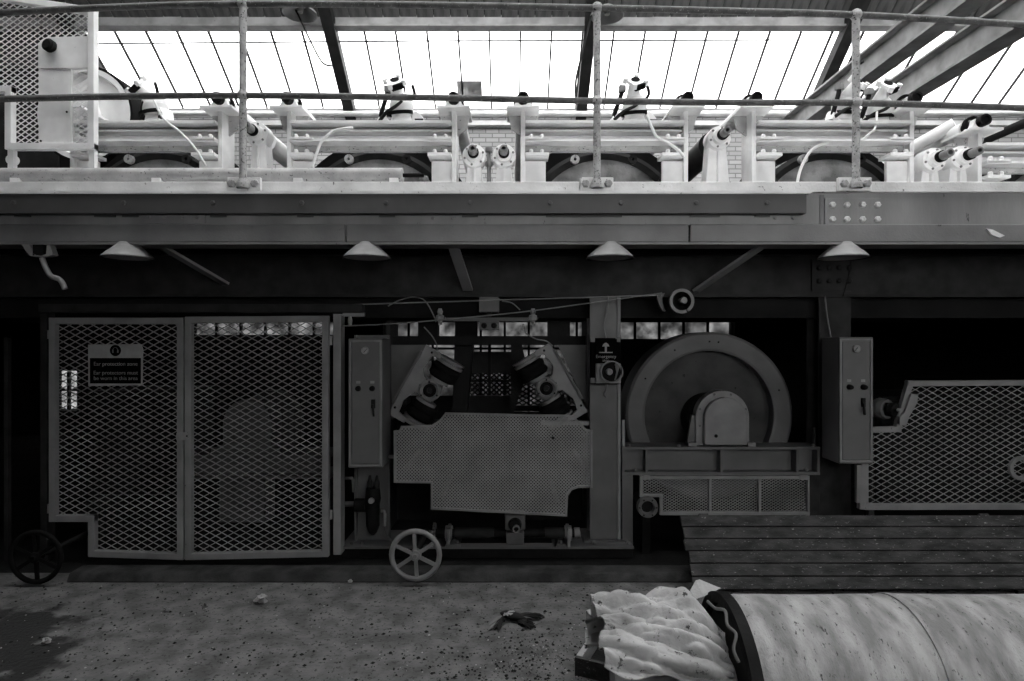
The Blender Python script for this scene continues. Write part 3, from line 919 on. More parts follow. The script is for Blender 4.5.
for px, py in ((41, 141), (67, 112)): bolt(t, PT(px, py, Yq + .01), .008, .006, material='dark_steel')
for px in (11, 92):
    x = PX(px, Yq)
    MB().box(x - .02, x + .02, Yq - .005, Yq + .03, DZ, PZ(147, Yq)).build('leg', 'white_paint', t)
# belt pulley behind the guard
cpul = PT(88, 116, 4.95)
t = thing('belt_pulley', 'pale pulley wheel with a dark belt behind the mesh guard box', 'pulley', (cpul.x, 4.95, DZ))
MB().lathe([(0, .04), (.1, .06), (.12, .02), (.33, .02), (.34, .05), (.38, .05), (.38, -.2), (0, -.2)], cpul, (0, -1, 0), 40).build('wheel', 'white_paint', t)
MB().lathe([(.382, .05), (.40, .05), (.40, -.2), (.382, -.2)], cpul, (0, -1, 0), 40, closed=True).build('belt', 'rubber', t)
MB().box(cpul.x - .08, cpul.x + .08, 5.16, 5.24, DZ, cpul.z).build('support', 'white_paint', t)
t = thing('belt_casing', 'black belt drive casing behind the mesh guard box', 'casing', (PX(15, 5.3), 5.3, DZ))
MB().box(PX(-60, 5.3), PX(72, 5.3), 5.3, 5.6, DZ, PZ(66, 5.3)).build('body', 'black_iron', t, bevel=.02)
MB().box(PX(-50, 5.3), PX(60, 5.3), 5.28, 5.3, DZ + .1, PZ(80, 5.3)).build('cover', 'dark_steel', t, bevel=.01)
c = PT(15, 161, 4.3)
o = MB().lathe([(.02, 0), (.035, 0), (.035, .04), (.02, .04)], c, (0, -1, 0), 18, closed=True)
o.box(c.x - .014, c.x + .014, 4.265, 4.3, DZ, c.z - .03)
tag(o.build('eye_bolt', 'white_paint'), 'white eye bolt standing on the deck under the mesh guard box', 'bolt')

# =================================================================== UNDER THE PLATFORM
# ---- kerb and machine bed
kb = MB()
kb.prism_x([(3.96, 0), (3.99, .055), (4.12, .06), (4.14, 0)], PX(70, 4), PX(1100, 4))
kb = kb.build('kerb', 'concrete_kerb', origin=(0, 4, 0), bevel=.01)
tag(kb, 'low rough concrete kerb along the foot of the machinery', 'kerb', kind='structure')

bed = thing('machine_bed', 'dark steel bed channel carrying the press and its columns', 'bed', (PX(487, 4.4), 4.4, 0))
x0, x1 = PX(340, 4.36), PX(634, 4.36)
MB().box(x0, x1, 4.36, 4.75, .085, .1).build('top_plate', 'plate_paint', bed)
MB().box(x0, x1, 4.42, 4.44, 0, .085).build('web', 'black_iron', bed)
for px in (352, 362, 594, 628): bolt(bed, PT(px, 544, 4.42), .014, .02, (0, 0, 1), 'plate_paint')

# ---- mesh gates
YQ = 4.30


def gate_leaf(out, label, knob=True):
    P = poly_px(out, YQ)
    cxm = sum(p[0] for p in P) / len(P)
    t = thing('mesh_gate', label, 'gate', (cxm, YQ, 0), 'mesh gates in front of the bearing')
    rim(P, YQ, .046, .045).build('frame', 'gate_paint', t, bevel=.004)
    strands(P, YQ + .03, .087, .0475, .0062, .003).build('expanded_mesh', 'mesh_metal', t, kind='stuff')
    return t


gl_ = gate_leaf([(54, 321), (181.5, 321), (181.5, 556), (93, 553), (93, 518), (54, 518)], 'mesh gate leaf with stepped lower corner carrying the ear protection sign')
gr_ = gate_leaf([(189.5, 320), (326, 319), (326, 553), (189.5, 556)], 'plain rectangular mesh gate leaf in front of the round bearing cover')
lt = MB().prism(poly_px([(177, 433), (188, 432), (189, 435), (189, 438), (187, 440), (177, 440)], YQ - .03), YQ - .04, YQ - .028).build('latch', 'light_part', gl_)
bolt(lt, PT(187, 436, YQ - .04), .006, .006, material='rubber')
for py in (336, 510):
    MB().cyl(PT(330.5, py, YQ), PT(330.5, py + 9, YQ), .014, n=10).build('hinge', 'gate_paint', gr_)
    MB().cyl(PT(49.5, py - 6, YQ), PT(49.5, py + 3, YQ), .014, n=10).build('hinge', 'gate_paint', gl_)
t = thing('gate_frame', 'grey steel posts and head rail around the mesh gates', 'frame', (PX(190, YQ), YQ, 0))
MB().pbox(333, 314, 341, 555, YQ, .10).build('post', 'gate_paint', t, bevel=.004)
MB().pbox(40, 313, 47, 562, YQ + .02, .08).build('post', 'dark_steel', t, bevel=.004)
MB().pbox(38, 304, 362, 312.5, YQ + .0, .09).build('head_rail', 'dark_steel', t, bevel=.004)
for px in (6,):
    MB().pbox(px - 2, 338, px + 2, 565, YQ + .05, .03).build('post', 'dark_steel', t)
MB().box(PX(341, YQ), PX(362, YQ), YQ + .04, YQ + .09, PZ(316, YQ), PZ(312, YQ)).build('bracket', 'light_part', t)
MB().lathe([(0, 0), (.014, .005), (.018, .04), (.01, .07), (0, .07)], PT(350, 326, YQ + .03), (0, 0, 1), 10).build('hook_weight', 'light_part', t)

# sign
ys = YQ - .035
t = thing('ear_protection_sign', 'white and black ear protection zone sign on the mesh gate', 'sign', PT(115, 386, ys))
MB().prism(poly_px([(88, 344.5), (141, 344), (143, 349), (142.3, 385.5), (88.3, 386)], ys), ys, ys + .004).build('board', 'sign_white', t)
MB().prism(poly_px([(90, 358), (141, 358), (141, 383.5), (90, 383.5)], ys), ys - .001, ys).build('black_panel', 'sign_black', t)
pc = MB().lathe([(0, .0015), (.04, .0015), (.04, 0)], PT(115.5, 350.5, ys), (0, -1, 0), 28).build('pictogram_disc', 'sign_black', t)
ctr = PT(115.5, 350.5, ys)
hd = MB()
for s in (-1, 1):
    hd.box(ctr.x + s * .0175 - .004, ctr.x + s * .0175 + .004, ys - .003, ys - .0015, ctr.z - .016, ctr.z + .006)
arc = [(ctr.x + .017 * math.cos(a * PI / 10), ctr.z + .006 + .017 * math.sin(a * PI / 10)) for a in range(11)]
arc2 = [(ctr.x + .0145 * math.cos(a * PI / 10), ctr.z + .006 + .0145 * math.sin(a * PI / 10)) for a in range(10, -1, -1)]
hd.prism(arc + arc2, ys - .003, ys - .0015)
hd.build('ear_defender_symbol', 'sign_letter', pc)
for s, py in (('Ear protection zone', 365.6), ('Ear protectors must', 374.5), ('be worn in this area', 380)):
    text(s, .0385, PT(115.6, py, ys - .0018), t, 'sign_letter')

# ---- bearing seen through the gate
Yn = 5.25
t = thing('bearing_stand', 'round-topped bearing cover on a steel beam and pillar behind the mesh gate', 'bearing', (PX(248, Yn), Yn, 0))


def arch(cx_, cz_, r, zb, n=16):
    return [(cx_ - r, zb)] + [(cx_ - r * math.cos(a * PI / n), cz_ + r * math.sin(a * PI / n)) for a in range(n + 1)] + [(cx_ + r, zb)]


cx_, cz_ = PX(247, Yn), PZ(424, Yn)
MB().prism(arch(cx_, cz_, .215, PZ(448, Yn)), Yn, Yn + .25).build('cover', 'stand_paint', t, bevel=.01)
MB().prism(arch(cx_ + .09, cz_, .27, PZ(448, Yn)), Yn + .25, Yn + .4).build('housing', 'dark_steel', t, bevel=.01)
MB().pbox(180, 455, 330, 458, Yn - .05, .4).build('top_flange', 'stand_paint', t)
MB().pbox(180, 458, 330, 476, Yn + .06, .02).build('web', 'stand_paint', t)
MB().pbox(180, 476, 330, 479, Yn - .05, .4).build('bottom_flange', 'stand_paint', t)
MB().box(cx_ - .3, cx_ + .3, Yn - .03, Yn + .35, PZ(455, Yn), PZ(448, Yn)).build('sole_plate', 'stand_paint', t)
MB().box(PX(218, Yn), PX(264, Yn), Yn + .02, Yn + .25, 0, PZ(479, Yn)).build('pillar', 'stand_paint', t, bevel=.005)

# ---- control cabinets
def cabinet(px0, py0, px1, py1, label, Yc_=4.22, d=.24):
    t = thing('control_cabinet', label, 'cabinet', (PX((px0 + px1) / 2, Yc_), Yc_, PZ(py1, Yc_)), 'slim control cabinets')
    MB().pbox(px0, py0, px1, py1, Yc_ + .012, d).build('body', 'cabinet_paint', t, bevel=.008)
    dr = MB().pbox(px0 + 3.5, py0 + 4, px1 - 3.5, py1 - 4, Yc_, .012).build('door', 'cabinet_paint', t, bevel=.004)
    rimm = rim(poly_px([(px0 + 2, py0 + 2.5), (px1 - 2, py0 + 2.5), (px1 - 2, py1 - 2.5), (px0 + 2, py1 - 2.5)], Yc_), Yc_ + .005, .012, .012).build('door_frame', 'guard_paint', t)
    mx_ = (px0 + px1) / 2
    g_ = MB().lathe([(0, .012), (.02, .012), (.024, .016), (.027, .012), (.027, 0)], PT(mx_, py0 + 12, Yc_), (0, -1, 0), 20).build('gauge', 'light_part', dr)
    MB().bar(PT(mx_ - 1.5, py0 + 14, Yc_ - .017), PT(mx_ + 1.5, py0 + 10.5, Yc_ - .017), .003, .003).build('needle', 'rubber', g_)
    for q in (-7, 7):
        MB().lathe([(0, .035), (.014, .035), (.018, .02), (.02, .0)], PT(mx_ + q, py0 + 50, Yc_), (0, -1, 0), 16).build('knob', 'rubber', dr)
        MB().pbox(mx_ + q - 2, py0 + 42.5, mx_ + q + 2, py0 + 45, Yc_ - .003, .003).build('label_plate', 'light_part', dr)
    hx = mx_ + 7.5
    hb = MB().pbox(hx - 1.8, py0 + 61, hx + 2.2, py0 + 70, Yc_ - .015, .015).build('handle', 'black_iron', dr, bevel=.003)
    MB().bar(PT(hx, py0 + 66, Yc_ - .03), PT(hx + 1, py0 + 78, Yc_ - .03), .012, .012).build('lever', 'black_iron', hb)
    return t


c1 = cabinet(348, 338.5, 382.5, 468, 'slim grey control cabinet between the mesh gate and the press')
c2 = cabinet(839, 337, 873.5, 464, 'slim grey control cabinet on the column beside the low mesh guard')

# stand plate under the first cabinet and air filter
t = thing('air_filter_stand', 'narrow grey back plate with gauge, filter bowl and pipes under the cabinet', 'filter stand', (PX(367, 4.5), 4.5, .1))
MB().box(PX(355, 4.5), PX(389, 4.5), 4.52, 4.54, .1, PZ(335, 4.5)).build('back_plate', 'cabinet_paint', t)
MB().box(PX(355, 4.5), PX(357, 4.5), 4.475, 4.52, .1, PZ(335, 4.5)).build('edge', 'plate_paint', t)
MB().box(PX(388, 4.5), PX(390, 4.5), 4.475, 4.52, .1, PZ(335, 4.5)).build('edge', 'plate_paint', t)
MB().lathe([(0, .19), (.05, .18), (.06, .1), (.05, .06), (.05, -.1), (.03, -.15), (.012, -.17), (0, -.17)], PT(373, 512, 4.46), (0, 0, 1), 16).build('filter_bowl', 'black_iron', t)
MB().cyl(PT(355, 505, 4.46), PT(366, 505, 4.46), .05, n=14).build('regulator', 'black_iron', t)
MB().lathe([(0, .015), (.016, .015), (.02, .02), (.022, 0)], PT(371.5, 500.5, 4.40), (0, -1, 0), 16).build('gauge', 'sign_white', t)
MB().lathe([(0, .016), (.012, .016)], PT(371.5, 500.5, 4.40), (0, -1, 0), 12).build('dial', 'sign_white', t)
for px in (370, 377):
    MB().lathe([(0, .09), (.008, .08), (.012, .05), (.02, .03), (.02, -.02), (0, -.03)], PT(px, 486, 4.48), (0, 0, 1), 10).build('fitting', 'dark_steel', t)
MB().tube([PT(345, 478, 4.46), PT(352, 478, 4.46), PT(353, 480, 4.46), PT(353.5, 492, 4.46)], .012, 8).build('pipe', 'plate_paint', t)
MB().cyl(PT(344, 504, 4.47), PT(355, 504, 4.47), .02, n=10).build('pipe', 'plate_paint', t)
MB().tube([PT(381, 511, 4.46), PT(384, 511, 4.46), PT(385, 514, 4.46), PT(384.5, 526, 4.46)], .012, 8).build('pipe', 'light_part', t)
MB().tube([PT(384.5, 526, 4.46), PT(386, 534, 4.46), PT(392, 541, 4.44), PT(398, 545, 4.42)], .006, 6, 5).build('hose', 'plate_paint', t)
MB().box(PX(388, 4.46), PX(396, 4.46), 4.44, 4.47, PZ(458, 4.46), PZ(455, 4.46)).build('bracket', 'plate_paint', t)

# ---- the press
Yp = 4.78
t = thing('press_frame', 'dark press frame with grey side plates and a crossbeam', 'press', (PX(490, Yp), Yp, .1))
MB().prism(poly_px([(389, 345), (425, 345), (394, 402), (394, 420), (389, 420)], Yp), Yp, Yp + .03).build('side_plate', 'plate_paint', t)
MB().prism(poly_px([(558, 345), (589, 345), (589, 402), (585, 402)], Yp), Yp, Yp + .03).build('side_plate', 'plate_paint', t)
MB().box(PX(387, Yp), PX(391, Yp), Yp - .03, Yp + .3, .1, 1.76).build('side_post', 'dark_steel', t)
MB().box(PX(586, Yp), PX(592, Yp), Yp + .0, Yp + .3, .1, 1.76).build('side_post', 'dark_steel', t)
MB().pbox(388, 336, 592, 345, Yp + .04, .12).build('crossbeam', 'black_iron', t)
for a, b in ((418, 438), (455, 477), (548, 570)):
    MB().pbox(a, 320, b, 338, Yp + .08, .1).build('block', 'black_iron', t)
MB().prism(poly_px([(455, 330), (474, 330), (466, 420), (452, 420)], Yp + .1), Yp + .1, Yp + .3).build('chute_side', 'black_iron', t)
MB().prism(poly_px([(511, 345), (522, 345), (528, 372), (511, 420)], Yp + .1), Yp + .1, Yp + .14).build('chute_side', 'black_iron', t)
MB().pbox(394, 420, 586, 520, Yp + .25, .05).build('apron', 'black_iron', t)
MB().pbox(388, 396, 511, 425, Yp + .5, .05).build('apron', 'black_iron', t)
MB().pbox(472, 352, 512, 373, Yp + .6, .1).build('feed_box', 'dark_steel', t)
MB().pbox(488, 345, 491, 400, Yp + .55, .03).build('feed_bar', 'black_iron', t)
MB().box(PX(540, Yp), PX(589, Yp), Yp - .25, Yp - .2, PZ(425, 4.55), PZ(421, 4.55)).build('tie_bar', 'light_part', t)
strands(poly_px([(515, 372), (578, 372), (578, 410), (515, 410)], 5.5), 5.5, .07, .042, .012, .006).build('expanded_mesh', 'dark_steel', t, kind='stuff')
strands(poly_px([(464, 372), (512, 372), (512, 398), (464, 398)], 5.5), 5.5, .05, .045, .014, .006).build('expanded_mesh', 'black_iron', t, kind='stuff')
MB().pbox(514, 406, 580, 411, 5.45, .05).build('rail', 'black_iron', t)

# crossbar with clamps and junction box
Yk = 4.5
t = thing('sensor_bar', 'thin grey bar with two clamp heads and a junction box above the press', 'bar', (PX(490, Yk), Yk, PZ(322, Yk)))
MB().pbox(434, 317.5, 534, 321, Yk, .02).build('bar', 'plate_paint', t)
for px in (440, 533):
    cl = MB().lathe([(0, -.05), (.012, -.05), (.016, -.02), (.03, -.01), (.03, .02), (.016, .03), (.022, .05), (.012, .075), (0, .08)], PT(px, 318.5, Yk - .02), (0, 0, 1), 14).build('clamp_head', 'light_part', t)
    MB().pbox(px - 5, 317, px + 5, 320, Yk - .03, .03).build('jaw', 'plate_paint', t)
MB().pbox(479, 297, 499, 312, Yk - .02, .1).build('junction_box', 'plate_paint', t, bevel=.004)
sk = MB().pbox(479, 321, 499, 330, Yk - .04, .1).build('socket_box', 'plate_paint', t, bevel=.004)
for px in (484, 494):
    MB().lathe([(0, .02), (.012, .02), (.018, .01), (.022, 0)], PT(px, 325.5, Yk - .04), (0, -1, 0), 14).build('socket', 'black_iron', sk)
MB().pbox(487, 312, 491, 317, Yk, .03).build('stem', 'dark_steel', t)


# ---- air spring bracket (two mirrored)
def air_bracket(px, py, mir, label):
    Yb_ = 4.55
    o = PT(px, py, Yb_)
    s = Yb_ / F
    t = thing('air_spring_bracket', label, 'bracket', o, 'air spring brackets of the press')
    ang = math.radians(60)
    uu = Vector((math.cos(ang) * mir, 0, math.sin(ang)))        # long axis, up and inward
    vv = Vector((-math.sin(ang) * mir, 0, math.cos(ang)))       # outward

    def q(u, v, y=0): return o + uu * (u * s) + vv * (v * s) + Vector((0, y, 0))

    def pr_(pts, y0, y1, nm, m, bev=.003, par=None):
        P = [q(a, b) for a, b in pts]
        return MB().prism([(p.x, p.z) for p in P], Yb_ + y0, Yb_ + y1).build(nm, m, par or t, bevel=bev)
    pr_([(-41, 21), (38, 23), (38, 5), (33, 3), (31, 12), (16, 14), (9, 9), (8, 6), (-8, 6), (-9, 10), (-22, 15), (-34, 13), (-36, 3), (-41, 3)], 0, .03, 'back_plate', 'guard_paint')
    pr_([(-27, 21.5), (30, 22), (30, 24.5), (-27, 24)], -.02, .12, 'stiffener', 'plate_paint')
    for u0, u1, nm in ((30, 37, 'end_pad'), (-39, -32, 'end_pad')):
        MB().lathe([(0, 0), (14.5 * s, 0), (15 * s, .004), (15 * s, .022), (13 * s, .026), (13 * s, .034), (15 * s, .038), (15 * s, .05), (0, .052)], q(u0, -6, .09), uu, 28).build(nm, 'guard_paint', t)
    for u0, u1 in ((14, 30), (-32, -14)):
        n_ = 6; prof = [(0, 0)]
        for k in range(n_ + 1):
            prof.append((s * (12.5 if k in (0, n_) else (13.5 if k == 3 else 15)), (u1 - u0) * s * k / n_))
        prof.append((0, (u1 - u0) * s))
        MB().lathe(prof, q(u0, -6, .09), uu, 28).build('bellows', 'rubber', t)
    for u0, u1 in ((11, 14), (-14, -11)):
        MB().lathe([(0, 0), (11 * s, 0), (11 * s, (u1 - u0) * s), (0, (u1 - u0) * s)], q(u0, -5, .06), uu, 24).build('inner_pad', 'guard_paint', t)
    pr_([(-10, 2), (-10, -11), (10, -12), (10, 2)], .02, .09, 'bearing_block', 'plate_paint')
    b = MB().lathe([(6.5 * s, .0), (7 * s, .03), (9 * s, .04), (11 * s, .03), (11 * s, -.06), (0, -.06)], q(0, -3, .01), (0, -1, 0), 28).build('bearing', 'guard_paint', t)
    MB().lathe([(0, .01), (6.8 * s, .01)], q(0, -3, .01), (0, -1, 0), 20).build('bore', 'rubber', b)
    MB().lathe([(0, .03), (1.8 * s, .03), (1.8 * s, .045), (3 * s, .045), (3.4 * s, .0)], q(0, -3, .01), (0, -1, 0), 16).build('shaft', 'dark_steel', b)
    for a in (.5, 2.6, 4.7):
        bolt(b, q(9 * math.cos(a), -3 + 9 * math.sin(a), -.03), .008, .008, material='rubber')
    bolt(t, q(0, 7.5, 0), .01, .004, material='rubber'); bolt(t, q(-32, 18.5, 0), .01, .004, material='rubber'); bolt(t, q(34, 14, 0), .01, .004, material='rubber')
    # arm back to the press frame
    MB().box(q(-25, 15).x - .03, q(-25, 15).x + .03, Yb_ + .03, 4.8, q(-25, 15).z - .02, q(-25, 15).z + .02).build('arm', 'black_iron', t)
    MB().box(q(25, 17).x - .03, q(25, 17).x + .03, Yb_ + .03, 4.8, q(25, 17).z - .02, q(25, 17).z + .02).build('arm', 'black_iron', t)


air_bracket(427, 389, 1, 'tilted C-shaped air spring bracket nearer the control cabinet')
air_bracket(549, 387, -1, 'tilted C-shaped air spring bracket next to the emergency stop column')

# ---- perforated guard
Yv = 4.28
out = [(395, 431.5), (400, 431), (402, 427), (432, 426), (440, 421), (446, 413.5), (573, 416), (580, 424), (586, 430), (591.5, 431), (591.5, 486.5), (578, 486.5), (571, 489), (567, 495), (566, 515), (432, 508), (432, 482), (395, 481.5)]
P = poly_px(out, Yv)
t = thing('perforated_guard', 'stepped grey guard of perforated sheet in front of the press', 'guard', (PX(493, Yv), Yv, PZ(515, Yv)))
MB().prism(P, Yv, Yv + .004).build('sheet', 'perforated_sheet', t)
rim(P, Yv - .004, .014, .022).build('rim', 'guard_paint', t)
bolt(t, PT(553, 438, Yv), .012, .006, material='rubber')
for px, py in ((405, 470), (585, 470), (440, 500), (558, 505)):
    p_ = PT(px, py, Yv)
    MB().box(p_.x - .015, p_.x + .015, Yv + .004, 5.03, p_.z - .015, p_.z + .015).build('standoff', 'black_iron', t)

# ---- shaft line at the foot of the press
Ysf = 4.42
t = thing('adjusting_shaft', 'dark adjusting shaft in pillow blocks under the perforated guard', 'shaft', (PX(515, Ysf), Ysf, .1))
zsh = PZ(533, Ysf)
MB().cyl((PX(432, Ysf), Ysf, zsh), (PX(579, Ysf), Ysf, zsh), .03, n=16).build('shaft', 'black_iron', t)
for px0_, px1_ in ((455, 494), (545, 564)):
    MB().cyl((PX(px0_, Ysf), Ysf, zsh), (PX(px1_, Ysf), Ysf, zsh), .04, n=18).build('sleeve', 'dark_steel', t)
for px in (449, 568):
    x = PX(px, Ysf)
    pb_ = MB().box(x - .012, x + .012, Ysf - .07, Ysf + .07, .1, zsh + .05).build('pillow_block', 'guard_paint', t, bevel=.004)
    MB().lathe([(.032, 0), (.055, 0), (.055, .05), (.032, .05)], (x - .025, Ysf, zsh), (1, 0, 0), 18, closed=True).build('collar', 'guard_paint', pb_)
    MB().box(x - .02, x + .09 * (1 if px < 500 else -1), Ysf - .07, Ysf + .07, .1, .12).build('foot', 'plate_paint', pb_)
    bolt(pb_, (x + .06 * (1 if px < 500 else -1), Ysf - .03, .12), .016, .02, (0, 0, 1), 'plate_paint')
x = PX(577, Ysf)
MB().cyl((x - .02, Ysf, zsh), (x + .02, Ysf, zsh), .04, n=16).build('end_collar', 'guard_paint', t)
# centre gearbox
x = PX(515, Ysf)
gb = MB().box(x - .065, x + .065, Ysf - .08, Ysf + .05, .12, .21).build('gearbox', 'plate_paint', t, bevel=.008)
MB().box(x - .075, x + .075, Ysf - .06, Ysf + .05, .22, .34).build('yoke', 'plate_paint', gb, bevel=.012)
MB().lathe([(0, .015), (.03, .015), (.03, .03), (.045, .03), (.05, 0)], (x, Ysf - .065, .265), (0, -1, 0), 18).build('stub', 'black_iron', gb)
MB().lathe([(.018, .0), (.026, .0), (.026, .03), (.018, .03)], (x + .008, Ysf - .09, .245), (0, -1, 0), 16, closed=True).build('nut', 'guard_paint', gb)
# chain wheel
def cog(c, axis, r, n, th):
    m = MB(); u, v, w = frame_of(axis); c = Vector(c)
    ring = []
    for k in range(n * 4):
        a = 2 * PI * k / (n * 4); rr = r if k % 4 in (0, 1) else r * .86
        ring.append(u * (rr * math.cos(a)) + v * (rr * math.sin(a)))
    N = len(ring)
    vs = [c + p for p in ring] + [c + p + w * th for p in ring]
    return m.add(vs, [tuple(reversed(range(N))), tuple(range(N, 2 * N))] + [(k, (k + 1) % N, N + (k + 1) % N, N + k) for k in range(N)])


cog((PX(433, Ysf), Ysf, zsh), (1, 0, 0), .075, 16, .02).build('chain_wheel', 'plate_paint', t)
# base tray
t2 = thing('shaft_tray', 'shallow black steel tray below the adjusting shaft', 'tray', (PX(505, Ysf), Ysf - .1, .1))
MB().box(PX(460, 4.4), PX(552, 4.4), 4.37, 4.5, .1, .118).build('floor_plate', 'black_iron', t2)
MB().box(PX(457, 4.37), PX(553, 4.37), 4.36, 4.37, .1, .125).build('lip', 'plate_paint', t2)


# ---- hand wheels
def handwheel(px, py, r, Yh, material, label, yend):
    c = PT(px, py, Yh)
    t = thing('handwheel', label, 'handwheel', c, 'six-spoked handwheels')
    m = MB(); n = 40; k2 = 8; tr = .014
    vs = []; fs = []
    for i in range(n):
        a = 2 * PI * i / n
        for j in range(k2):
            b = 2 * PI * j / k2
            rr = r - tr + tr * 1.25 * math.cos(b)
            vs.append((c.x + rr * math.cos(a), Yh + tr * math.sin(b), c.z + rr * math.sin(a)))
    for i in range(n):
        for j in range(k2):
            fs.append((i * k2 + j, i * k2 + (j + 1) % k2, ((i + 1) % n) * k2 + (j + 1) % k2, ((i + 1) % n) * k2 + j))
    m.add(vs, fs, True).build('rim', material, t)
    for i in range(6):
        a = PI / 3 * i + .06 + PI / 6
        d = Vector((math.cos(a), 0, math.sin(a)))
        MB().bar(c + d * .03, c + d * (r - .02), .023, .014, up=(0, 1, 0)).build('spoke', material, t)
    MB().lathe([(0, .03), (.014, .03), (.018, .022), (.034, .02), (.036, -.03), (0, -.03)], c, (0, -1, 0), 20).build('hub', material, t)
    MB().cyl(c + Vector((0, .03, 0)), (c.x, yend, c.z), .02, n=12).build('spindle', 'black_iron', t)


handwheel(415.5, 555, .169, 3.9, 'guard_paint', 'six-spoked grey handwheel at the foot of the press', 4.4)
handwheel(36, 557, .175, 3.9, 'rubber', 'six-spoked handwheel blackened as painted shade beyond the mesh gates', 4.45)  # near-black material puts the darkness of this end into the wheel's colour
o = MB().box(PX(36, 3.9) - .08, PX(36, 3.9) + .08, 4.46, 4.66, 0, .4).build('gear_housing', 'black_iron', bevel=.01)
tag(o, 'black gear housing behind the dark handwheel', 'housing')
o = MB().box(PX(415.5, 3.9) - .05, PX(415.5, 3.9) + .05, 4.401, 4.5, .1, .16).build('spindle_block', 'black_iron', bevel=.006)
tag(o, 'small black block carrying the grey handwheel spindle', 'block')


# ---- steel columns
def column(px0, px1, py0, zb, Yc_, label, material='plate_paint', d=.2):
    x0, x1 = PX(px0, Yc_), PX(px1, Yc_)
    t = thing('steel_column', label, 'column', ((x0 + x1) / 2, Yc_, zb), 'steel columns under the platform', kind='structure')
    zt = 1.93
    MB().box(x0, x1, Yc_, Yc_ + .018, zb + .015, zt).build('front_flange', material, t)
    MB().box((x0 + x1) / 2 - .008, (x0 + x1) / 2 + .008, Yc_ + .018, Yc_ + d - .018, zb + .015, zt).build('web', material, t)
    MB().box(x0, x1, Yc_ + d - .018, Yc_ + d, zb + .015, zt).build('rear_flange', material, t)
    MB().box(x0 - .05, x1 + .05, Yc_ - .05, Yc_ + d + .05, zb, zb + .015).build('base_plate', material, t)
    return t


cA = column(590, 620.5, 295, .1, 4.5, 'grey steel column carrying the emergency stop box')
MB().box(PX(617.5, 4.49), PX(620.5, 4.49), 4.485, 4.5, .115, 1.93).build('edge_angle', 'guard_paint', cA)
for py in (440, 480, 515): bolt(cA, PT(622, py, 4.5), .01, .01, material='plate_paint')
cB = column(819, 851, 295, 0, 4.56, 'dark steel column behind the slim cabinet beside the low mesh guard', 'dark_steel')

# ---- emergency stop box
Ye = 4.42
t = thing('emergency_stop', 'emergency stop station with black arrow sign and ringed push button', 'emergency stop', (PX(607, Ye), Ye, PZ(384, Ye)))
MB().pbox(591, 338, 621, 384, Ye + .03, .05).build('back_plate', 'sign_black', t)
for a, b in ((590.5, 337), (616, 337), (590.5, 378), (616, 378)):
    MB().pbox(a, b, a + 4.5, b + 5, Ye + .02, .01).build('lug', 'plate_paint', t)
sg = MB().pbox(595.5, 339, 617, 363, Ye + .008, .02).build('sign_plate', 'sign_black', t)
arw = MB()
cx_ = PX(606, Ye)
arw.box(cx_ - .007, cx_ + .007, Ye + .006, Ye + .008, PZ(353, Ye), PZ(346, Ye))
arw.prism([(cx_ - .026, PZ(346.5, Ye)), (cx_ + .026, PZ(346.5, Ye)), (cx_ + .02, PZ(344.5, Ye)), (cx_ + .006, PZ(342.8, Ye)), (cx_ - .006, PZ(342.8, Ye)), (cx_ - .02, PZ(344.5, Ye))], Ye + .006, Ye + .008)
arw.box(cx_ - .05, cx_ + .05, Ye + .006, Ye + .008, PZ(353, Ye), PZ(352, Ye))
arw.build('push_arrow_symbol', 'light_part', sg)
text('Emergency', .034, PT(606, 358, Ye + .006), t, 'light_part')
text('stop', .03, PT(606, 361.8, Ye + .006), t, 'light_part')
MB().pbox(596, 363.5, 621, 383.5, Ye, .03).build('switch_box', 'guard_paint', t, bevel=.004)
bc = PT(611.5, 372, Ye - .05)
MB().cyl(bc + Vector((0, .05, 0)), bc, .068, n=28).build('collar', 'rubber', t)
MB().lathe([(.074, 0), (.082, 0), (.082, .02), (.074, .02)], bc, (0, -1, 0), 36, closed=True).build('ring', 'guard_paint', t)
MB().lathe([(0, .04), (.018, .035), (.024, .02), (.024, 0)], bc + Vector((-.018, 0, .002)), (0, -1, 0), 18).build('button', 'light_part', t)
MB().prism([(bc.x + .022, bc.z + .06), (bc.x + .045, bc.z + .06), (bc.x + .055, bc.z + .03), (bc.x + .04, bc.z - .02), (bc.x + .03, bc.z - .055), (bc.x + .02, bc.z - .06), (bc.x + .035, bc.z)], bc.y - .012, bc.y - .001).build('guard_segment', 'plate_paint', t)
MB().tube([PT(607, 383, Ye), PT(606, 390, Ye), PT(604, 394, Ye), PT(606, 397, Ye)], .008, 6, 4).build('cable_tail', 'plate_paint', t)

# ---- horn speaker below the girder
Yo = 4.35
c = PT(682, 301, Yo)
t = thing('horn_speaker', 'round black horn with pale rim and centre hung below the inner girder', 'speaker', (c.x, Yo, PZ(313, Yo)))
ringm = MB(); nn = 40
for k in range(nn):
    a0 = 2 * PI * k / nn - 1.15; a1 = 2 * PI * (k + 1) / nn - 1.15
    if k == 0: continue
    vs = [c + Vector((r_ * math.cos(a), y_, r_ * math.sin(a))) for a in (a0, a1) for y_ in (0, .03) for r_ in (.068, .09)]
    ringm.add(vs, [(0, 1, 5, 4), (2, 6, 7, 3), (1, 3, 7, 5), (0, 4, 6, 2)])
ringm.build('rim', 'guard_paint', t)
MB().lathe([(.07, .0), (.06, -.02), (.03, -.08), (0, -.08)], c, (0, -1, 0), 28).build('flare', 'rubber', t)
MB().lathe([(.09, -.001), (.075, -.08), (.05, -.12), (.05, -.2), (0, -.2)], c, (0, -1, 0), 28).build('body', 'black_iron', t)
MB().lathe([(0, .01), (.022, .008), (.028, -.01), (.02, -.07)], c + Vector((.015, 0, .004)), (0, -1, 0), 18).build('centre_cone', 'light_part', t)
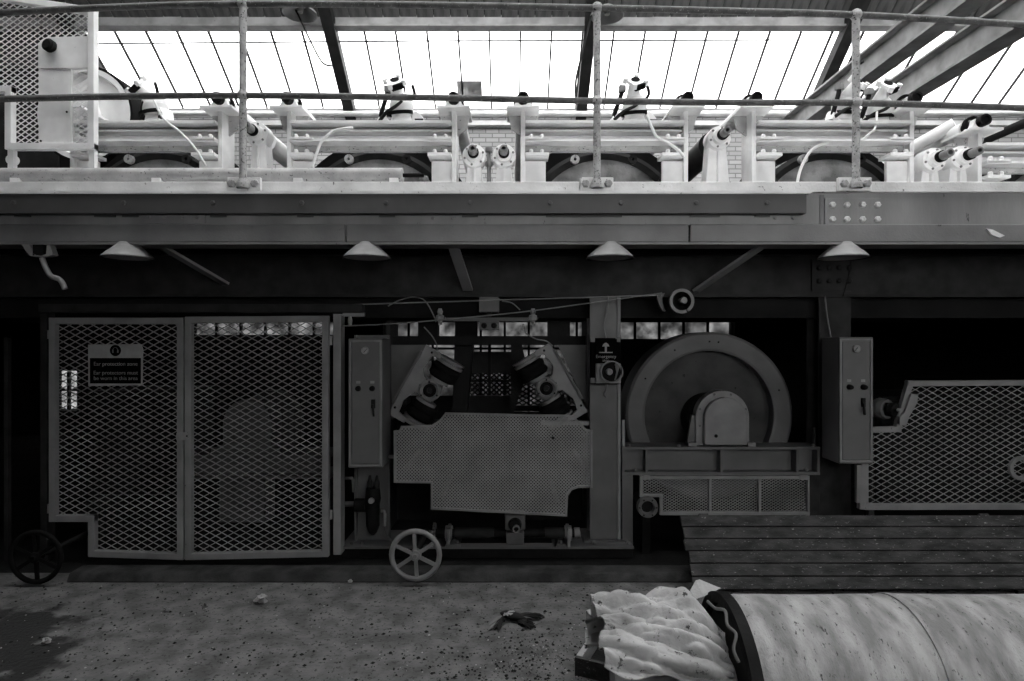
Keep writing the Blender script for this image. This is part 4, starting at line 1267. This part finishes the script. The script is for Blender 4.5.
MB().box(c.x - .02, c.x + .02, Yo + .1, Yo + .2, c.z + .06, 1.93).build('bracket', 'black_iron', t)
o = MB().prism(poly_px([(656, 294), (665, 293), (662, 299), (664, 308), (666, 311), (663, 311), (660, 307)], 4.45), 4.45, 4.49).build('wire_bracket', 'plate_paint')
tag(o, 'small bent bracket holding the trip wires beside the horn', 'bracket')

# trip wires
for pts, lb in (([(340, 305), (420, 302.5), (500, 300), (600, 297), (662, 295)], 'upper thin trip wire stretched between the gate rail and the horn bracket'),
                ([(341, 326), (388, 324), (445, 319.5), (525, 311.6), (590, 303), (662, 293)], 'lower thin trip wire rising from the gate post to the horn bracket')):
    o = MB().tube([PT(x, y, 4.33) for x, y in pts], .005, 6, 4).build('trip_wire', 'wire')
    tag(o, lb, 'wire')
for pts, lb in (([(388, 306), (398, 301), (412, 297), (424, 300), (432, 312), (436, 322)], 'thin cable arching to the first clamp head above the press'),
                ([(424, 327), (432, 336), (437, 346), (436, 354)], 'thin cable dropping to the air spring bracket nearer the cabinet'),
                ([(523, 324), (526, 333), (536, 339), (546, 341), (553, 346)], 'thin cable looping to the air spring bracket by the column'),
                ([(502, 301), (512, 303), (520, 310)], 'thin cable from the junction box to the second clamp head'),
                ([(608, 296), (607, 310), (604, 325), (606, 338)], 'thin cable hanging down to the emergency stop box'),
                ([(838, 246), (848, 254), (851, 262), (848, 278), (843, 296)], 'black cable hanging from the lamp by the splice plate'),
                ([(825, 296), (827, 315), (831, 338)], 'thin cable hanging down the dark column')):
    Yw = 4.42 if pts[0][1] > 250 else 4.36
    if pts[0][0] in (424, 523): Yw = 4.535
    if pts[0][0] == 608: Yw = 4.45
    if pts[0][0] == 825: Yw = 4.52
    o = MB().tube([PT(x, y, Yw) for x, y in pts], .005, 6, 5).build('cable', 'wire' if pts[0][1] > 250 else 'black_iron')
    tag(o, lb, 'cable')

# ---- big pulley wheel
Yg = 4.78
c = PT(708, 415, Yg); R = 83 / F * Yg
t = thing('pulley_wheel', 'large grey pulley wheel with a broad raised rim', 'pulley', (c.x, Yg, c.z - R))
MB().lathe([(R * .77, -.03), (R * .775, .03), (R * .80, .035), (R * .97, .035), (R, .02), (R, -.25), (R * .78, -.25), (R * .77, -.03)], c, (0, -1, 0), 96).build('rim', 'wheel_paint', t)
MB().lathe([(R * .78, -.06), (R * .5, -.04), (R * .28, -.015), (R * .2, .02)], c, (0, -1, 0), 72).build('web_plate', 'wheel_web', t)
MB().lathe([(R * .205, .0), (R * .30, .0), (R * .27, .08), (R * .24, .1), (0, .1)], c + Vector((-.02, 0, -.02)), (0, -1, 0), 40).build('hub', 'black_iron', t)  # black hub set off-centre, also standing in for the shadow beside the cover
MB().cyl(c + Vector((0, -.1, 0)), c + Vector((0, -.26, 0)), .06, n=20).build('axle', 'black_iron', t)
MB().cyl(c + Vector((0, .06, 0)), c + Vector((0, .4, 0)), .06, n=20).build('axle', 'black_iron', t)
for a in (90, 83, 20, 150, 118): bolt(t, c + Vector((R * .885 * math.cos(math.radians(a)), -.035, R * .885 * math.sin(math.radians(a)))), .008, .004, material='rubber')
# bearing cover
Yh_ = 4.48
t = thing('bearing_cover', 'pale D-shaped bearing cover bolted on the beam in front of the big pulley', 'bearing', (PX(724, Yh_), Yh_, PZ(446, Yh_)))
cx_, cz_ = PX(724, Yh_), PZ(418, Yh_); r_ = 27 / F * Yh_
MB().prism(arch(cx_, cz_, r_, PZ(446, Yh_), 28), Yh_ + .03, Yh_ + .12).build('flange', 'guard_paint', t, bevel=.006)
MB().prism(arch(cx_ + .01, cz_ - .005, r_ * .80, PZ(445, Yh_), 28), Yh_ - .02, Yh_ + .03).build('cap', 'guard_paint', t, bevel=.012)
for a in (20, 70, 110, 160, 200, -20):
    bolt(t, (cx_ + r_ * .91 * math.cos(math.radians(a)), Yh_ + .03, cz_ + r_ * .91 * math.sin(math.radians(a))), .009, .008, material='plate_paint')
bolt(t, PT(716, 436, Yh_ - .02), .014, .004, material='rubber')
MB().prism(poly_px([(689, 446), (697, 446), (697, 416), (694, 416)], Yh_), Yh_ + .05, Yh_ + .09).build('side_wing', 'plate_paint', t)
for px in (693, 752): MB().pbox(px - 4, 443, px + 4, 447, Yh_ + .0, .1).build('foot', 'guard_paint', t)

# pedestal beam
Yb2 = 4.46
t = thing('pedestal_beam', 'grey flanged beam with stiffeners carrying the big pulley bearing', 'beam', (PX(721, Yb2), Yb2, .1))
xa, xb = PX(622, Yb2), PX(820, Yb2)
ztp = PZ(447, Yb2); zbt = PZ(475, Yb2)
MB().box(xa, xb, Yb2, Yb2 + .2, ztp - .02, ztp).build('top_flange', 'plate_paint', t)
MB().box(xa, xb, Yb2 + .09, Yb2 + .11, zbt + .02, ztp - .02).build('web', 'plate_paint', t)
MB().box(xa, xb, Yb2, Yb2 + .2, zbt, zbt + .02).build('bottom_flange', 'plate_paint', t)
for px in (623.5, 647, 722, 798, 819):
    x = PX(px, Yb2); MB().box(x - .009, x + .009, Yb2 + .005, Yb2 + .09, zbt + .02, ztp - .02).build('stiffener', 'plate_paint', t)
for px, py in ((635, 469.5), (806, 469.5), (629, 445.5), (679, 445.5), (813, 445.5)): bolt(t, PT(px, py + 1.5, Yb2 + .03) , .014, .022, (0, 0, 1), 'plate_paint')
MB().cyl(PT(814, 445, Yb2 + .05), PT(814, 428, Yb2 + .05), .014, n=10).build('stud', 'dark_steel', t)
MB().pbox(622, 475, 633, 545, Yb2 + .02, .14).build('leg', 'plate_paint', t, bevel=.004)
MB().pbox(810, 475, 820, 566, Yb2 + .02, .14).build('leg', 'dark_steel', t, bevel=.004)
for x0_, y0_, y1_ in ((622, 420, 447),): MB().pbox(x0_, y0_, x0_ + 3, y1_, Yb2 + .02, .04).build('corner_bracket', 'guard_paint', t)

# mesh guard below
Yl = 4.50
out = [(641, 477), (808.5, 477), (808.5, 513), (661, 513), (661, 495), (641, 495)]
P = poly_px(out, Yl)
t = thing('low_mesh_guard', 'fine mesh guard in three panels below the pulley beam', 'guard', (PX(725, Yl), Yl, PZ(513, Yl)))
rim(P, Yl, .026, .03).build('frame', 'gate_paint', t, bevel=.003)
strands(P, Yl + .02, .034, .021, .0042, .003).build('expanded_mesh', 'mesh_metal', t, kind='stuff')
for px in (710.5, 760): MB().pbox(px - 1.3, 478, px + 1.3, 512, Yl - .01, .025).build('divider', 'gate_paint', t)
for px, w_ in ((644, 6), (800, 8)): MB().pbox(px, 475, px + w_, 480, Yl - .02, .03).build('lug', 'light_part', t)
for px in (641, 808.5): MB().box(PX(px, Yl) - .012, PX(px, Yl) + .012, Yl - .01, Yl + .02, PZ(495, Yl) - (.0 if px < 700 else .7), PZ(495, Yl)).build('leg', 'gate_paint', t)
c = PT(647.5, 507, 4.46)
t = thing('pipe_flange', 'round pale pipe flange at the corner of the low fine mesh guard', 'flange', (c.x, 4.46, c.z - .08))
MB().lathe([(.045, .0), (.05, .02), (.075, .02), (.078, 0), (.078, -.03), (.045, -.03)], c, (0, -1, 0), 28, closed=True).build('ring', 'plate_paint', t)
MB().lathe([(0, -.02), (.046, -.02), (.046, -.3), (0, -.3)], c, (0, -1, 0), 20).build('pipe', 'black_iron', t)
MB().box(c.x - .03, c.x + .03, 4.5, 4.56, 0, c.z - .05).build('support', 'black_iron', t)
for k in range(6): bolt(t, c + Vector((.063 * math.cos(k * PI / 3), -.02, .063 * math.sin(k * PI / 3))), .007, .008, material='dark_steel')

# ---- guard on the far side with stepped corner
Yr_ = 4.34
out = [(909, 383.5), (1120, 382), (1120, 506), (866, 506.5), (861, 506), (864, 430), (897, 429), (901, 411)]
P = poly_px(out, Yr_)
t = thing('slanted_mesh_guard', 'low mesh guard with slanting stepped corner beside the second cabinet', 'guard', (PX(960, Yr_), Yr_, PZ(506, Yr_)))
rim(P, Yr_, .04, .045).build('frame', 'gate_paint', t, bevel=.003)
strands(P, Yr_ + .03, .0825, .046, .0052, .003).build('expanded_mesh', 'mesh_metal', t, kind='stuff')
MB().pbox(857, 465, 868.5, 503, Yr_ - .02, .03).build('stile', 'gate_paint', t)
lv = MB().prism(poly_px([(907, 393), (914, 394), (913, 402), (905, 416), (902, 425), (895, 424), (896, 416), (900, 412)], Yr_), Yr_ - .05, Yr_ - .03).build('latch_plate', 'gate_paint', t, bevel=.004)
bolt(lv, PT(898, 410, Yr_ - .05), .014, .02, material='light_part')
for px in (870, 1100):
    MB().box(PX(px, Yr_) - .02, PX(px, Yr_) + .02, Yr_ - .02, Yr_ + .02, 0, PZ(506, Yr_)).build('leg', 'dark_steel', t)
c = PT(1019.5, 468, Yr_ - .04)
MB().lathe([(.058, 0), (.085, 0), (.085, .02), (.058, .02)], c, (0, -1, 0), 28, closed=True).build('ring_handle', 'guard_paint', t)
c = PT(885, 409, 4.40)
t = thing('pipe_valve', 'small round pipe valve between the second cabinet and the slanted guard', 'valve', (c.x, 4.4, c.z - .08))
MB().lathe([(0, -.02), (.045, -.02), (.05, .02), (.07, .02), (.078, -.01), (.078, -.05), (.05, -.1), (0, -.1)], c, (.35, -1, 0), 24).build('body', 'plate_paint', t)
MB().lathe([(0, .0), (.05, .0), (.05, .04), (.03, .05), (0, .05)], c + Vector((.03, -.02, 0)), (.35, -1, -.1), 20).build('bonnet', 'black_iron', t)
MB().tube([c + Vector((0, .06, 0)), c + Vector((-.02, .15, -.1)), c + Vector((-.02, .18, -1.1))], .03, 10, 4).build('pipe', 'black_iron', t)

# dark machine masses behind the guards
for a, b, y0_, y1_, Y_, lb in ((92, 175, 395, 560, 6.2, 'dark machine casing standing behind the gate with the sign'),
                               (880, 1100, 400, 560, 6.0, 'dark machine casing standing behind the slanted mesh guard')):
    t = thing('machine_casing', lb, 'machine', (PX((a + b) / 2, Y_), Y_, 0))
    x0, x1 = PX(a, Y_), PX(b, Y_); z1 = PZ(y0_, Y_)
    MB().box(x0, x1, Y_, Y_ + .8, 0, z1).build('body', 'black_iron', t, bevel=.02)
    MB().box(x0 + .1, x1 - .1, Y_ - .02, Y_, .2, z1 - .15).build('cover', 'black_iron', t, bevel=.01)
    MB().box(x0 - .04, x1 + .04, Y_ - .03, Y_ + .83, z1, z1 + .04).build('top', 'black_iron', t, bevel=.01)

# ---- lamps under the platform
for px, lb in ((128, 'over the mesh gates'), (367, 'over the first control cabinet'), (610, 'over the emergency stop column'), (843, 'over the second control cabinet')):
    c = PT(px, 257, 4.02); c.z = PZ(254.5, 3.87)
    t = thing('factory_lamp', 'white enamel dome lamp under the platform ' + lb, 'lamp', c, 'dome lamps under the platform')
    MB().lathe([(.155, 0), (.152, .008), (.125, .036), (.095, .062), (.07, .085), (.06, .1), (.035, .108), (0, .108)], c, (0, 0, 1), 32).build('shade', 'enamel', t)
    MB().lathe([(.153, 0), (.158, .0), (.158, -.008), (.153, -.008)], c, (0, 0, 1), 32, closed=True).build('shade_rim', 'dark_steel', t)
    MB().cyl(c + Vector((0, 0, .09)), (c.x, c.y, 2.25), .022, n=10).build('stem', 'black_iron', t)
    MB().lathe([(0, .0), (.03, .015), (.038, .03), (.02, .06), (0, .07)], c, (0, 0, 1), 12).build('bulb', 'sign_white', t)

# hooks at the left end of the girder
t = thing('cable_hook', 'pale bent cable hook with a chain strap hanging under the platform', 'hook', PT(40, 290, 3.97))
MB().prism(poly_px([(21, 244), (29, 243), (34, 254), (40, 256), (46, 254), (47, 243), (49, 243), (53, 255), (46, 256.5), (30, 256), (25, 250)], 3.97), 3.97, 4.02).build('saddle', 'light_part', t)
MB().tube([PT(42, 258, 3.99), PT(46, 268, 3.99), PT(51, 276, 3.99), PT(59, 279, 3.99), PT(63, 284, 3.99), PT(65, 289, 3.99)], .017, 8, 5).build('strap', 'light_part', t)
MB().box(PX(35, 3.99), PX(45, 3.99), 3.97, 4.02, PZ(256, 3.99), 2.235).build('hanger', 'black_iron', t)

# =================================================================== FOREGROUND
# ---- leaning slatted panel
A = Vector((1.135, 3.76, .035)); ang = math.radians(52)
dirv = Vector((0, math.cos(ang), math.sin(ang))); nrm = Vector((0, -math.sin(ang), math.cos(ang)))
t = thing('slatted_panel', 'dark wooden slatted panel leaning against the machinery behind the roll', 'panel', (3.0, 3.8, 0))
for i in range(6):
    w0 = i * .080
    x0 = 1.13 + random.uniform(-.012, .012)
    m = MB()
    a0 = Vector((x0, 0, 0)) + Vector((0, A.y, A.z)) + dirv * w0
    a1 = a0 + dirv * .073
    lift = random.uniform(0, .006)
    vs = []
    for x in (x0, 5.6):
        for p in (a0, a1):
            for h in (0, .03):
                vs.append((x, p.y + nrm.y * (h + lift), p.z + nrm.z * (h + lift)))
    m.add(vs, [(0, 2, 3, 1), (4, 5, 7, 6), (0, 1, 5, 4), (2, 6, 7, 3), (1, 3, 7, 5), (0, 4, 6, 2)])
    m.build('board', 'board_wood', t, bevel=.003)
for x in (1.3, 3.2, 5.2):
    a0 = Vector((x, A.y, A.z)) - nrm * .018 - dirv * .02
    MB().bar(a0, a0 + dirv * .52, .06, .03, up=nrm).build('batten', 'board_wood', t)

# ---- paper roll
YcR, zcR, rR = 2.27, .315, .30
xR0, xR1 = .80, 3.4
t = thing('wrapped_roll', 'large pale stained cylindrical roll lying on the floor', 'roll', ((xR0 + xR1) / 2, YcR, 0))
n_u, n_t = 90, 72
m = MB(); vs = []; fs = []
for i in range(n_u + 1):
    x = xR0 + .03 + (xR1 - xR0 - .03) * i / n_u
    for k in range(n_t):
        a = 2 * PI * k / n_t
        rr = rR + .004 * noise.noise(Vector((x * 3, math.cos(a) * 2, math.sin(a) * 2)))
        vs.append((x, YcR + rr * math.cos(a), zcR + rr * math.sin(a)))
for i in range(n_u):
    for k in range(n_t):
        fs.append((i * n_t + k, i * n_t + (k + 1) % n_t, (i + 1) * n_t + (k + 1) % n_t, (i + 1) * n_t + k))
m.add(vs, fs, True).build('shell', 'roll_paper', t)
cR = Vector((xR0, YcR, zcR))
MB().lathe([(rR - .03, 0.0), (rR + .012, 0.0), (rR + .012, .04), (rR - .03, .04)], cR, (1, 0, 0), 72, closed=True).build('end_hoop', 'black_iron', t)
MB().lathe([(.07, .03), (rR - .03, .03)], cR, (1, 0, 0), 48).build('end_disc', 'dark_steel', t)
MB().cyl(cR + Vector((-.42, 0, 0)), cR + Vector((.1, 0, 0)), .07, n=24).build('core_shaft', 'light_part', t)
MB().lathe([(rR + .001, 0), (rR + .006, 0), (rR + .006, .03), (rR + .001, .03)], Vector((1.46, YcR, zcR)), (1, 0, 0), 72, closed=True).build('band', 'roll_paper', t)
MB().lathe([(rR - .1, 0), (rR, 0)], Vector((xR1, YcR, zcR)), (1, 0, 0), 72).build('end_disc', 'dark_steel', t)
MB().box(xR0 + .4, xR0 + .5, YcR - .2, YcR + .2, 0, .022).build('chock', 'board_wood', t)
MB().box(2.6, 2.7, YcR - .2, YcR + .2, 0, .022).build('chock', 'board_wood', t)

# ---- dust sheet over the shaft
m = MB(); NU, NT = 150, 130
vs = []
for i in range(NU + 1):
    u = i / NU                                     # 0 free end, 1 at the roll
    x = .315 + .47 * u
    Rb = .262 - .02 * math.cos(u * 5) - .10 * max(0, u - .72) / .28
    p0 = -95; p1 = 54 + 34 * u ** 1.5 + 5 * math.sin(u * 9) + 4 * noise.noise(Vector((u * 4, 3, 0)))
    for k in range(NT + 1):
        v = k / NT
        ph = math.radians(p0 + (p1 - p0) * v)
        # creases fan out from the neck at the roll and open towards the free end
        sk = ph + .35 * (1 - u)
        f1 = abs(noise.noise(Vector((u * 1.4, sk * 3.4, 1.7))))
        f2 = abs(noise.noise(Vector((u * 2.8 + 5, sk * 7.0, 4.2))))
        f3 = abs(noise.noise(Vector((u * 8, sk * 13, 8.8))))
        rr = Rb - .035 + .105 * f1 + .06 * f2 + .022 * f3
        if u < .12: rr += .010 * (1 - u / .12) * math.sin(ph * 7 + 1)
        xx = x + .05 * noise.noise(Vector((ph * 2.2, 5, u))) * (1 - u)
        if v > .9: rr += .02 * (v - .9) * 10
        vs.append((xx, YcR - .02 - rr * math.sin(ph), zcR + .02 + rr * math.cos(ph)))
fs = [(i * (NT + 1) + k, (i + 1) * (NT + 1) + k, (i + 1) * (NT + 1) + k + 1, i * (NT + 1) + k + 1) for i in range(NU) for k in range(NT)]
m.add(vs, fs, True)
sh = m.build('dust_sheet', 'cloth')
sd = sh.modifiers.new('thickness', 'SOLIDIFY'); sd.thickness = .004
tag(sh, 'crumpled pale dust sheet draped over the end of the roll', 'cloth')
# upturned corner of sheeting and twisted wrap at the roll end
m = MB()
pts = [Vector((.735, 2.42, .46)), Vector((.79, 2.45, .66)), Vector((.835, 2.47, .60)), Vector((.85, 2.46, .55))]
m.add([Vector((.70, 2.46, .52)), Vector((.765, 2.50, .60)), Vector((.782, 2.50, .605)), Vector((.86, 2.47, .58)), Vector((.78, 2.44, .56)), Vector((.70, 2.47, .515)), Vector((.77, 2.506, .60)), Vector((.86, 2.476, .58)), Vector((.78, 2.446, .555))],
      [(0, 1, 4), (1, 2, 4), (2, 3, 4), (5, 8, 6), (6, 8, 7), (0, 4, 8, 5), (4, 3, 7, 8)])
tag(m.build('sheet_scrap', 'cloth'), 'pointed scrap of pale sheeting sticking up behind the roll end', 'scrap')
o = MB().tube([(.75, 2.30, .60), (.762, 2.25, .596), (.785, 2.21, .604), (.776, 2.16, .575), (.788, 2.11, .567), (.768, 2.08, .53), (.775, 2.05, .50)], .006, 10, 6)
tag(o.build('twisted_wrap', 'plate_paint'), 'thin twisted rope of grey wrap at the neck of the dust sheet', 'wrap')
# trestle leg under the sheet
t = thing('trestle', 'pale timber trestle under the dust sheet holding the roll shaft', 'trestle', (.47, 2.2, 0))
MB().bar((.40, 1.98, 0.0), (.43, 2.2, .235), .05, .035).build('leg', 'timber_light', t)
MB().bar((.50, 1.96, 0.0), (.47, 2.18, .235), .05, .035).build('leg', 'timber_light', t)
MB().bar((.44, 2.58, 0.0), (.45, 2.34, .235), .05, .035).build('leg', 'timber_light', t)
MB().box(.42, .48, 2.12, 2.42, .225, .244).build('saddle', 'timber_light', t)

# ---- open timber tray on the floor
fl_ = Vector((.30, 2.87, 0)); bl_ = Vector((.485, 3.26, 0))
ax = (bl_ - fl_).normalized(); rx = Vector((ax.y, -ax.x, 0))
t = thing('timber_tray', 'open shallow timber tray on the floor beside the dust sheet', 'tray', fl_)
L = (bl_ - fl_).length; Wd = .62
h = .085
M = Matrix(((rx.x, ax.x, 0, fl_.x), (rx.y, ax.y, 0, fl_.y), (0, 0, 1, 0), (0, 0, 0, 1)))
MB().box(0, Wd, 0, .022, 0, h, M).build('side', 'board_wood', t, bevel=.002)
MB().box(0, .03, .022, L - .022, 0, h, M).build('side', 'timber_light', t, bevel=.002)
MB().box(0, Wd, L - .022, L, 0, h, M).build('side', 'board_wood', t, bevel=.002)
MB().box(Wd - .03, Wd, .022, L - .022, 0, h, M).build('side', 'board_wood', t, bevel=.002)
MB().box(.03, Wd - .03, .022, L - .022, .004, .014, M).build('bottom', 'black_iron', t)

# ---- dead bird
def feather(m, base, d, L, w, lift=.004):
    d = Vector(d).normalized(); s_ = Vector((-d.y, d.x, 0)).normalized(); b = Vector(base)
    P = [b, b + d * L * .35 + s_ * w + Vector((0, 0, lift)), b + d * L * .85 + s_ * w * .8 + Vector((0, 0, lift)), b + d * L, b + d * L * .85 - s_ * w * .8 + Vector((0, 0, lift)), b + d * L * .35 - s_ * w + Vector((0, 0, lift))]
    Q = [p - Vector((0, 0, .003)) for p in P]
    m.add(P + Q, [(0, 5, 4, 3, 2, 1), (6, 7, 8, 9, 10, 11)] + [(k, (k + 1) % 6, 6 + (k + 1) % 6, 6 + k) for k in range(6)])


bx, by = PX(512, 3.42), 3.42
t = thing('dead_bird', 'dead bird with spread dark wings lying on the concrete floor', 'bird', (bx, by, 0))
body = MB(); vs = []; fs = []
nr, ns = 14, 16
for i in range(nr + 1):
    s_ = i / nr; r_ = .034 * math.sin(PI * s_) ** .6 * (1 - .35 * s_) if 0 < i < nr else .001
    for k in range(ns):
        a = 2 * PI * k / ns
        rr = r_ * (1 + .25 * noise.noise(Vector((s_ * 6, math.cos(a) * 2, math.sin(a) * 2))))
        vs.append((bx - .07 + .15 * s_ + rr * .3 * math.cos(a), by + .04 - .07 * s_ + rr * math.cos(a), .024 + .75 * rr * math.sin(a) + .006))
for i in range(nr):
    for k in range(ns): fs.append((i * ns + k, i * ns + (k + 1) % ns, (i + 1) * ns + (k + 1) % ns, (i + 1) * ns + k))
body.add(vs, fs, True).build('body', 'feather_dark', t)
for nm, base, ds, L, mt in (('wing', (bx + .02, by + .02, .03), [(1, .05), (1, -.05), (1, -.13), (1, .12)], .17, 'feather_dark'),
                            ('wing', (bx - .05, by + .02, .025), [(-.55, -1), (-.35, -1), (-.75, -1), (-.15, -1)], .17, 'feather_light'),
                            ('tail', (bx + .03, by - .03, .02), [(1, -.55), (1, -.75), (1, -.95), (1, -1.2), (1, -.4)], .12, 'feather_dark')):
    for k, d in enumerate(ds):
        m = MB(); feather(m, base, (d[0], d[1], -.12), L * (1 - .12 * (k % 3)), .012, .005 + .002 * k)
        m.build(nm + '_feather', mt if k % 2 == 0 else 'feather_dark', t)
m = MB()
for k in range(7): feather(m, (bx - .02 + random.uniform(-.03, .03), by + random.uniform(-.02, .02), .05), (random.uniform(-1, 1), random.uniform(-1, .2), .1), .04, .008)
m.build('down_tuft', 'pebble_light', t)

# ---- litter
def crumple(px, py, r, label, mt, name='paper_scrap'):
    Y = F * EYE / (py - 340.5); x = PX(px, Y)
    m = MB(); vs = []
    n1, n2 = 7, 10
    for i in range(n1 + 1):
        th = PI * i / n1
        for k in range(n2):
            a = 2 * PI * k / n2; rr = r * (.75 + .7 * noise.noise(Vector((i * 1.3, k * 1.7, px * .1))))
            vs.append((x + rr * math.sin(th) * math.cos(a), Y + rr * math.sin(th) * math.sin(a), max(0, r * .55 + .6 * rr * math.cos(th))))
    m.add(vs, [(i * n2 + k, (i + 1) * n2 + k, (i + 1) * n2 + (k + 1) % n2, i * n2 + (k + 1) % n2) for i in range(n1) for k in range(n2)])
    tag(m.build(name, mt), label, 'litter')


crumple(261, 603, .045, 'crumpled paper scrap on the concrete before the mesh gate', 'light_part')
crumple(167, 612, .022, 'small crumpled scrap on the concrete before the gate with the sign', 'plate_paint')
crumple(46, 644, .03, 'pale scrap lying in the dark oil stain', 'light_part')
crumple(205, 607, .02, 'small grey lump on the concrete in front of the gate meeting line', 'plate_paint')
crumple(350, 583, .022, 'grey lump on the concrete by the kerb under the slim cabinet', 'light_part')

for nm, cnt, mt, lo, hi, lb in (('gravel', 3200, 'pebble_dark', .003, .010, 'dark grit scattered over the concrete floor'),
                                ('grit', 700, 'pebble_light', .002, .006, 'pale crumbs scattered over the concrete floor')):
    m = MB()
    for k in range(cnt):
        y = 2.3 + 1.65 * random.random() ** 1.3; x = random.uniform(-.95, .95) * y
        if k % 5 == 0: x = .1 + random.gauss(0, .25); y = 2.9 + random.gauss(0, .25)
        if x > .7 and y < 2.65: continue
        s_ = lo + (hi - lo) * random.random() ** 3
        a = random.uniform(0, PI)
        ca, sa = math.cos(a) * s_ * random.uniform(.8, 1.6), math.sin(a) * s_
        m.add([(x + ca, y + sa, 0), (x - sa, y + ca, 0), (x - ca, y - sa, 0), (x + sa, y - ca, 0), (x, y, s_ * .9)], [(0, 1, 4), (1, 2, 4), (2, 3, 4), (3, 0, 4)])
    o = m.build(nm, mt, origin=(0, 0, 0)); tag(o, lb, 'grit', kind='stuff')
